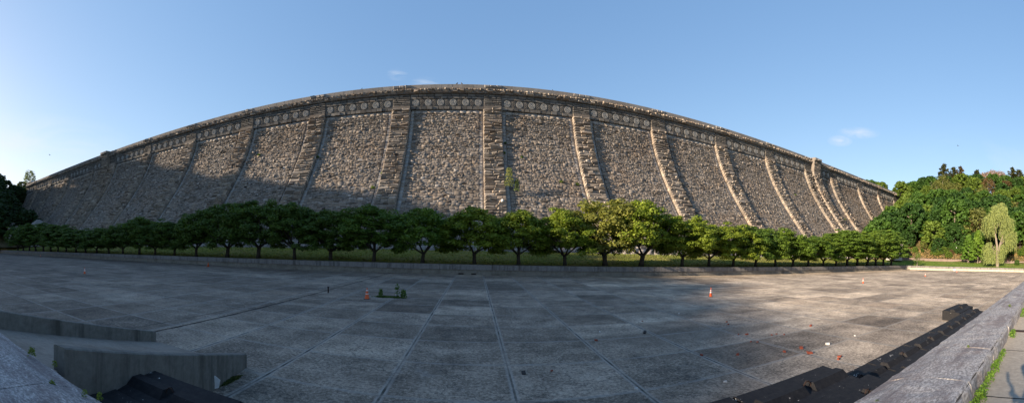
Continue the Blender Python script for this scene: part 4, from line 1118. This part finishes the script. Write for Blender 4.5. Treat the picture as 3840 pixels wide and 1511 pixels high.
# plants growing out of the masonry and the paving
def weed(name, loc, n, r, h, ls, label, cat='weed', col=None, group=None, sc=None, flatz=1.0):
    n = int(n*(1.7 if n < 130 else 1)); f = rng.uniform(0, 1, n); a = rng.uniform(0, 6.28, n); rr = r*np.sqrt(rng.random(n))*(1-.5*f)
    C = np.stack([rr*np.cos(a), rr*np.sin(a), h*f], 1)
    V, F, tn = leaf_quads(C, rng.normal(size=(n, 3))+np.array([0, 0, .4]), ls*rng.uniform(.6, 1.3, n), rng.random(n), .45)
    m_ = MB()
    o = link(name, mesh_np(name, V, F, tone=tn, mat=m_leaf), None, loc, sc=sc); o.color = (*(col or (.10, .17, .03)), 1)
    return tag(o, label, cat, group)
weed('wall_shrub', (8.9, 83.2, 17.2), 650, 1.2, 4.0, .15, 'pale green shrub sprouting beside the central pier of the dam', 'shrub', (.20, .22, .07))
weed('wall_shrub', (10.8, 83.4, 16.2), 260, .7, 2.6, .18, 'smaller green shoot right of the pale shrub on the dam', 'shrub', (.11, .16, .04))
for i, (x, z, s) in enumerate([(32, 21, 1), (138, 24, .9), (141, 20, .8), (-140, 16, 1.2), (-141, 13.5, 1), (112, 27, .7), (-21, 21, .7), (-22.5, 17, .8), (8.6, 27, .6), (9, 30, .5), (-60, 30, .7), (-40, 27, .6), (22, 19.5, .8), (26, 19.2, .7), (13, 26, .5)]):
    y = float(np.interp(-z, -zz, ys)) - .5
    weed('wall_weed', (x, y, z-.3), 70, .8*s, .8*s, .16, 'small green tuft rooted in the joints of the dam face', 'weed', (.10, .15, .03), 'tufts in the dam face')
weed('weed_patch', (-5.6, 25.9, 0), 900, .9, .09, .05, 'low dark green weed patch beside the stacked cones', 'weed', (.05, .09, .02), sc=(1.5, .45, 1))
weed('weed_plant', (-5.0, 26.1, 0), 130, .26, .95, .07, 'tallest leafy weed at the right of the patch by the cones', 'weed', (.07, .13, .025))
weed('weed_plant', (-6.2, 26.0, 0), 90, .2, .55, .07, 'short leafy weed next to the stacked cones', 'weed', (.07, .13, .025))
weed('weed_plant', (-4.5, 25.9, 0), 120, .25, .6, .08, 'leafy weed at the right end of the patch', 'weed', (.07, .13, .025))
# weeds along the walkway joint
wx_ = [4.2, 4.45, 4.7, 4.95, 5.15, 5.35, 5.55, 5.8, 6.05, 6.3, 6.55, 6.8, 7.05, 7.3, 7.6, 7.9, 9.6, 9.9, 10.15, 13.2, 13.9, 14.6, 15.4, 16.5, 18, 19.5, 21]
for i, x in enumerate(wx_):
    s = random.uniform(.6, 1.1)*(1 if x < 11 else 1.5)
    weed('joint_weed', (x, .93, 1.9), 90, .11*s, .15*s, .022*s, 'bright green weed clump in the joint at the foot of the ledge, by the walkway', 'weed', (.13, .24, .035), 'weeds in the ledge joint', (1.4, 1, 1))
for i, (x, y, s, lb) in enumerate([(-5.43, 2.22, 1.6, 'upright weed at the ledge edge beside the ramp'), (-4.80, 2.32, 1.0, 'tuft at the top corner of the near ramp wall'), (-4.05, 1.92, 1.3, 'yellowish tuft in the ledge joint at bottom left'),
                        (-3.68, 2.16, .9, 'pale tuft at the ledge edge, left of the last one'), (-3.50, 2.25, 1.0, 'last tuft on the ledge edge by the black blocks'), (4.0, 1.95, .8, 'moss tuft in the nearest joint of the ledge at right'), (6.95, 1.5, .8, 'small moss tuft in a ledge joint further right'), (13.4, 1.4, 1.4, 'small green tuft on the ledge top far right')]):
    weed('ledge_weed', (x, y, 2.1 if y > 1.9 else 2.18), 70, .05*s, .085*s, .012*s, lb, 'weed', (.12, .17, .035))
weed('moss', (-6.15, 8.2, 0), 700, .30, .05, .03, 'dark moss strip along the foot of the near ramp wall', 'moss', (.045, .065, .015), None, (.5, 2.2, 1))

# ------------------------------------------------------------------ pavilions
def pavilion(loc, w, h, rz, label, rt=.9):
    t0 = empty('pavilion', loc, rz, label=label, cat='pavilion')
    a = w/2
    m_ = MB()
    m_.box(-a, a, -a, a, 0, .8)
    for sx_ in (-1, 1):
        for sy_ in (-1, 1):
            x0, x1 = sorted((sx_*a*.98, sx_*a*.60)); y0, y1 = sorted((sy_*a*.98, sy_*a*.60)); m_.box(x0, x1, y0, y1, .8, h*.62)
    m_.box(-a*.57, a*.57, -a*.9, -a*.86, h*.50, h*.62); m_.box(-a*.57, a*.57, a*.86, a*.9, h*.50, h*.62)
    m_.box(-a*.9, -a*.86, -a*.57, a*.57, h*.50, h*.62); m_.box(a*.86, a*.9, -a*.57, a*.57, h*.50, h*.62)
    me = mesh_np('walls', m_.V, m_.F, tone=np.full(len(m_.V), .5), mat=m_pav); link('walls', me, t0)
    m_ = MB(); m_.box(-a*.84, a*.84, -a*.84, a*.84, .8, h*.6); me = mesh_np('inner_room', m_.V, m_.F); me.materials.append(m_void); link('inner_room', me, t0)
    m_ = MB(); m_.box(-a*1.04, a*1.04, -a*1.04, a*1.04, h*.622, h*.72); m_.box(-a*1.12, a*1.12, -a*1.12, a*1.12, h*.722, h*.76)
    me = mesh_np('entablature', m_.V, m_.F, tone=np.full(len(m_.V), .8), mat=m_pav); link('entablature', me, t0)
    m_ = MB(); st = 5; z = h*.762
    for i in range(st):
        f0 = 1.06-.95*i/st; f1 = 1.06-.95*(i+.75)/st; z1 = z+h*.24/st*(1.25-.1*i)
        m_.add([(-a*f0, -a*f0, z), (a*f0, -a*f0, z), (a*f0, a*f0, z), (-a*f0, a*f0, z), (-a*f1, -a*f1, z1), (a*f1, -a*f1, z1), (a*f1, a*f1, z1), (-a*f1, a*f1, z1)],
               [(0,3,2,1),(4,5,6,7),(0,1,5,4),(1,2,6,5),(2,3,7,6),(3,0,4,7)]); z = z1+.01
    me = mesh_np('roof', m_.V, m_.F, tone=np.full(len(m_.V), rt), mat=m_pav); link('roof', me, t0)
pavilion((126.9, 56.6, 2.7), 6.0, 9.6, R(24), 'pale stone pavilion with stepped roof at the right end of the tree row')
pavilion((151, 66.5, 2.7), 6.4, 11.6, 0, 'second pale pavilion by the foot of the dam, roof showing above the right trees')
pavilion((-151, 66, 2.7), 6.6, 11.6, 0, 'larger domed grey pavilion roof above the left trees, nearer the dam', .1)  # low roof tone puts shade into the colour of the left roofs
pavilion((-171, 61, 2.7), 6.0, 11.8, 0, 'smaller domed pavilion roof farthest left above the trees', .1)
def tower(loc, label):
    t0 = empty('gatehouse', loc, 0, label=label, cat='tower')
    m_ = MB(); m_.box(-3.2, 3.2, -2.6, 2.6, 0, 2.2); me = mesh_np('walls', m_.V, m_.F, tone=np.full(len(m_.V), .3), mat=m_pav); link('walls', me, t0)
    m_ = MB(); m_.box(-3.6, 3.6, -3, 3, 2.2, 2.5)
    m_.add([(-3.3, -2.7, 2.5), (3.3, -2.7, 2.5), (3.3, 2.7, 2.5), (-3.3, 2.7, 2.5), (-.6, -.5, 3.9), (.6, -.5, 3.9), (.6, .5, 3.9), (-.6, .5, 3.9)], [(0,3,2,1),(4,5,6,7),(0,1,5,4),(1,2,6,5),(2,3,7,6),(3,0,4,7)])
    me = mesh_np('roof', m_.V, m_.F, tone=np.full(len(m_.V), .9), mat=m_pav); link('roof', me, t0)
tower((236.5, 103, 45.2), 'pale pyramid-roofed gatehouse on the right end of the dam crest')
tower((-245.5, 103, 45.0), 'pyramid-roofed gatehouse on the left end of the dam crest')
m_ = MB(); m_.box(240, 254, 99.5, 100.3, 44.5, 46.6); me = mesh_np('approach_wall', m_.V, m_.F, tone=np.full(8, .9), mat=m_pav)
tag(link('approach_wall', me), 'pale parapet wall beyond the right gatehouse', 'wall')

# ------------------------------------------------------------------ lamps, barrier, birds
def lamp(loc, h, label, arm=False):
    t0 = empty('lamp_post', loc, 0, label=label, cat='lamp post')
    m_ = MB(); m_.lathe([(.16, 0), (.14, .5), (.08, .6), (.06, h)], n=8); me = mesh_np('pole', m_.V, m_.F, True); me.materials.append(m_pole); link('pole', me, t0)
    m_ = MB(); m_.lathe([(.05, 0), (.20, .12), (.26, .3), (.2, .5), (.04, .62)], c=(0, -.12 if arm else 0, h-(1.2 if arm else 0)), n=12); me = mesh_np('globe', m_.V, m_.F, True); me.materials.append(m_globe); link('globe', me, t0)
lamp((6.15, 68, 2.7), 10.2, 'tall thin lamp post in front of the central pier', True)
lamp((148.2, 38.2, 3.6), 4.6, 'small lamp post with white globe on the slope above the retaining wall')
cb = empty('crowd_barrier', (116, 30.6, 0), math.atan2(-2.83, .77), label='grey tubular crowd barrier standing before the sunlit end wall', cat='barrier')
m_ = MB(); m_.tube([(-1.45, 0, .08), (-1.45, 0, 1.1), (1.45, 0, 1.1), (1.45, 0, .08)], .035, 6)
m_.tube([(-1.45, 0, .2), (1.45, 0, .2)], .025, 6)
for i in range(13): m_.tube([(-1.3+i*.217, 0, .2), (-1.3+i*.217, 0, 1.1)], .012, 4)
for s_ in (-1, 1): m_.tube([(s_*1.45, -.3, .03), (s_*1.45, .3, .03)], .03, 6)
me = mesh_np('frame', m_.V, m_.F); me.materials.append(m_steel); link('frame', me, cb)
m_ = MB(); m_.box(-.05, .5, -.06, -.04, .1, .68); me = mesh_np('sign_board', m_.V, m_.F); me.materials.append(m_white); link('sign_board', me, cb)
m_bird = simple('dark_feathers', (.06, .055, .05), .8)
def bird(loc, rz, label, fly=False, s=1.):
    m_ = MB()
    if fly:
        m_.tube([(-.25, 0, 0), (-.1, 0, .02), (.1, 0, .03), (.28, 0, 0)], [.02, .07, .07, .02], 6)
        for q_ in (-1, 1): m_.add([(.1, 0, .05), (-.12, 0, .05), (-.1, q_*.3, .22), (.12, q_*.28, .22), (-.12, q_*.62, .14)], [(0, 1, 2, 3), (3, 2, 4)])
    else:
        m_.tube([(-.32, 0, .06), (-.15, 0, .14), (.05, 0, .30), (.12, 0, .42), (.16, 0, .50), (.26, 0, .48)], [.02, .09, .13, .08, .06, .01], 8)
        for q_ in (-.05, .05): m_.tube([(0, q_, 0), (0, q_, .2)], .012, 4)
    o = link('bird', mesh_np('bird', m_.V, m_.F, not fly), None, loc, rz, (s, s, s)); o.data.materials.append(m_bird); tag(o, label, 'bird')
bird((-3.72, 99.45, 46.04), .5, 'left of two dark birds perched on the dam parapet', s=1.1)
bird((-2.5, 99.45, 46.04), 2.6, 'right of two dark birds perched on the dam parapet', s=1.1)
bird((-29.8, 99.45, 46.04), 0, 'lone bird perched on the parapet left of centre', s=.8)
bird((22.0, 99.45, 46.04), 1, 'lone bird perched on the parapet right of centre', s=.8)
bird((-90, 43, 27.4), .4, 'dark bird flying in the pale sky at left', True, .8)
bird((116, 30.5, 40.5), 1.2, 'dark bird flying in the blue sky above the right hill', True, .9)

# ------------------------------------------------------------------ people
def person(loc, rz, label, pose='stand', group=None):
    if pose == 'photo':      # arm stretched out to the front holding a camera high
        J = {'pel': (0, 0, .93), 'sp': (0, 0, 1.15), 'ch': (0, .0, 1.36), 'nk': (0, .01, 1.50), 'hd': (0, .03, 1.60), 'ht': (0, .02, 1.73),
             'lh': (-.1, 0, .88), 'lk': (-.11, .02, .48), 'la': (-.12, 0, .08), 'lt': (-.13, .16, .03), 'rh': (.1, 0, .88), 'rk': (.11, .02, .48), 'ra': (.12, 0, .08), 'rt': (.13, .16, .03),
             'ls': (-.19, 0, 1.42), 'le': (-.42, .12, 1.30), 'lw': (-.64, .20, 1.46), 'lf': (-.72, .22, 1.50),
             'rs': (.19, 0, 1.42), 're': (.26, -.06, 1.14), 'rw': (.22, -.02, .90), 'rf': (.21, .0, .82)}
    else:
        J = {'pel': (0, 0, .93), 'sp': (0, 0, 1.15), 'ch': (0, .0, 1.36), 'nk': (0, .01, 1.50), 'hd': (0, .03, 1.60), 'ht': (0, .02, 1.73),
             'lh': (-.1, 0, .88), 'lk': (-.11, .02, .48), 'la': (-.12, -.04, .08), 'lt': (-.13, .12, .03), 'rh': (.1, 0, .88), 'rk': (.11, .06, .48), 'ra': (.12, .06, .08), 'rt': (.13, .22, .03),
             'ls': (-.19, 0, 1.42), 'le': (-.25, 0, 1.12), 'lw': (-.23, .12, .88), 'lf': (-.22, .16, .80), 'rs': (.19, 0, 1.42), 're': (.26, -.02, 1.12), 'rw': (.24, .10, .88), 'rf': (.23, .14, .80)}
    E_ = [('pel','sp'),('sp','ch'),('ch','nk'),('nk','hd'),('hd','ht'),('pel','lh'),('lh','lk'),('lk','la'),('la','lt'),('pel','rh'),('rh','rk'),('rk','ra'),('ra','rt'),
          ('ch','ls'),('ls','le'),('le','lw'),('lw','lf'),('ch','rs'),('rs','re'),('re','rw'),('rw','rf')]
    rad = dict(pel=.15, sp=.13, ch=.15, nk=.055, hd=.095, ht=.075, lh=.10, lk=.06, la=.042, lt=.035, rh=.10, rk=.06, ra=.042, rt=.035, ls=.07, le=.045, lw=.032, lf=.04, rs=.07, re=.045, rw=.032, rf=.04)
    ks = list(J); me = bpy.data.meshes.new('body'); me.from_pydata([J[k_] for k_ in ks], [(ks.index(a), ks.index(b2)) for a, b2 in E_], [])
    o = bpy.data.objects.new('person', me); COL.objects.link(o); o.location = loc; o.rotation_euler = (0, 0, rz)
    sk = o.modifiers.new('skin', 'SKIN')
    for i, k_ in enumerate(ks):
        me.skin_vertices[0].data[i].radius = (rad[k_], rad[k_]*(.72 if k_ in ('sp', 'ch', 'pel') else 1)); 
    me.skin_vertices[0].data[0].use_root = True
    ss = o.modifiers.new('sub', 'SUBSURF'); ss.levels = 1; ss.render_levels = 2
    me.materials.append(simple('cloth_'+pose, (.16, .05, .07) if pose != 'photo' else (.05, .06, .09)))
    return tag(o, label, 'person', group)
ph_ = person((1.10, -.50, 1.9), 0, 'photographer standing on the walkway, seen only by the shadow cast at bottom right', 'photo')
ph_.scale = (1.12, 1.12, 1.12)
m_ = MB(); m_.box(-.10, .10, -.02, .02, -.05, .06); m_.tube([(.02, 0, -.05), (.04, -.02, -.13), (.16, -.04, -.20), (.20, -.04, -.30), (.20, -.04, -.42)], [.02, .025, .028, .028, .024], 6)
me = mesh_np('camera_gimbal', m_.V, m_.F); me.materials.append(m_blackrub); tag(link('camera_gimbal', me, None, (.10, -.27, 3.88), .1), 'handheld camera held out by the photographer', 'camera')
person((148.6, 16.8, 2.75), 2.2, 'distant person in dark pink standing by the retaining wall under the willow', 'stand')
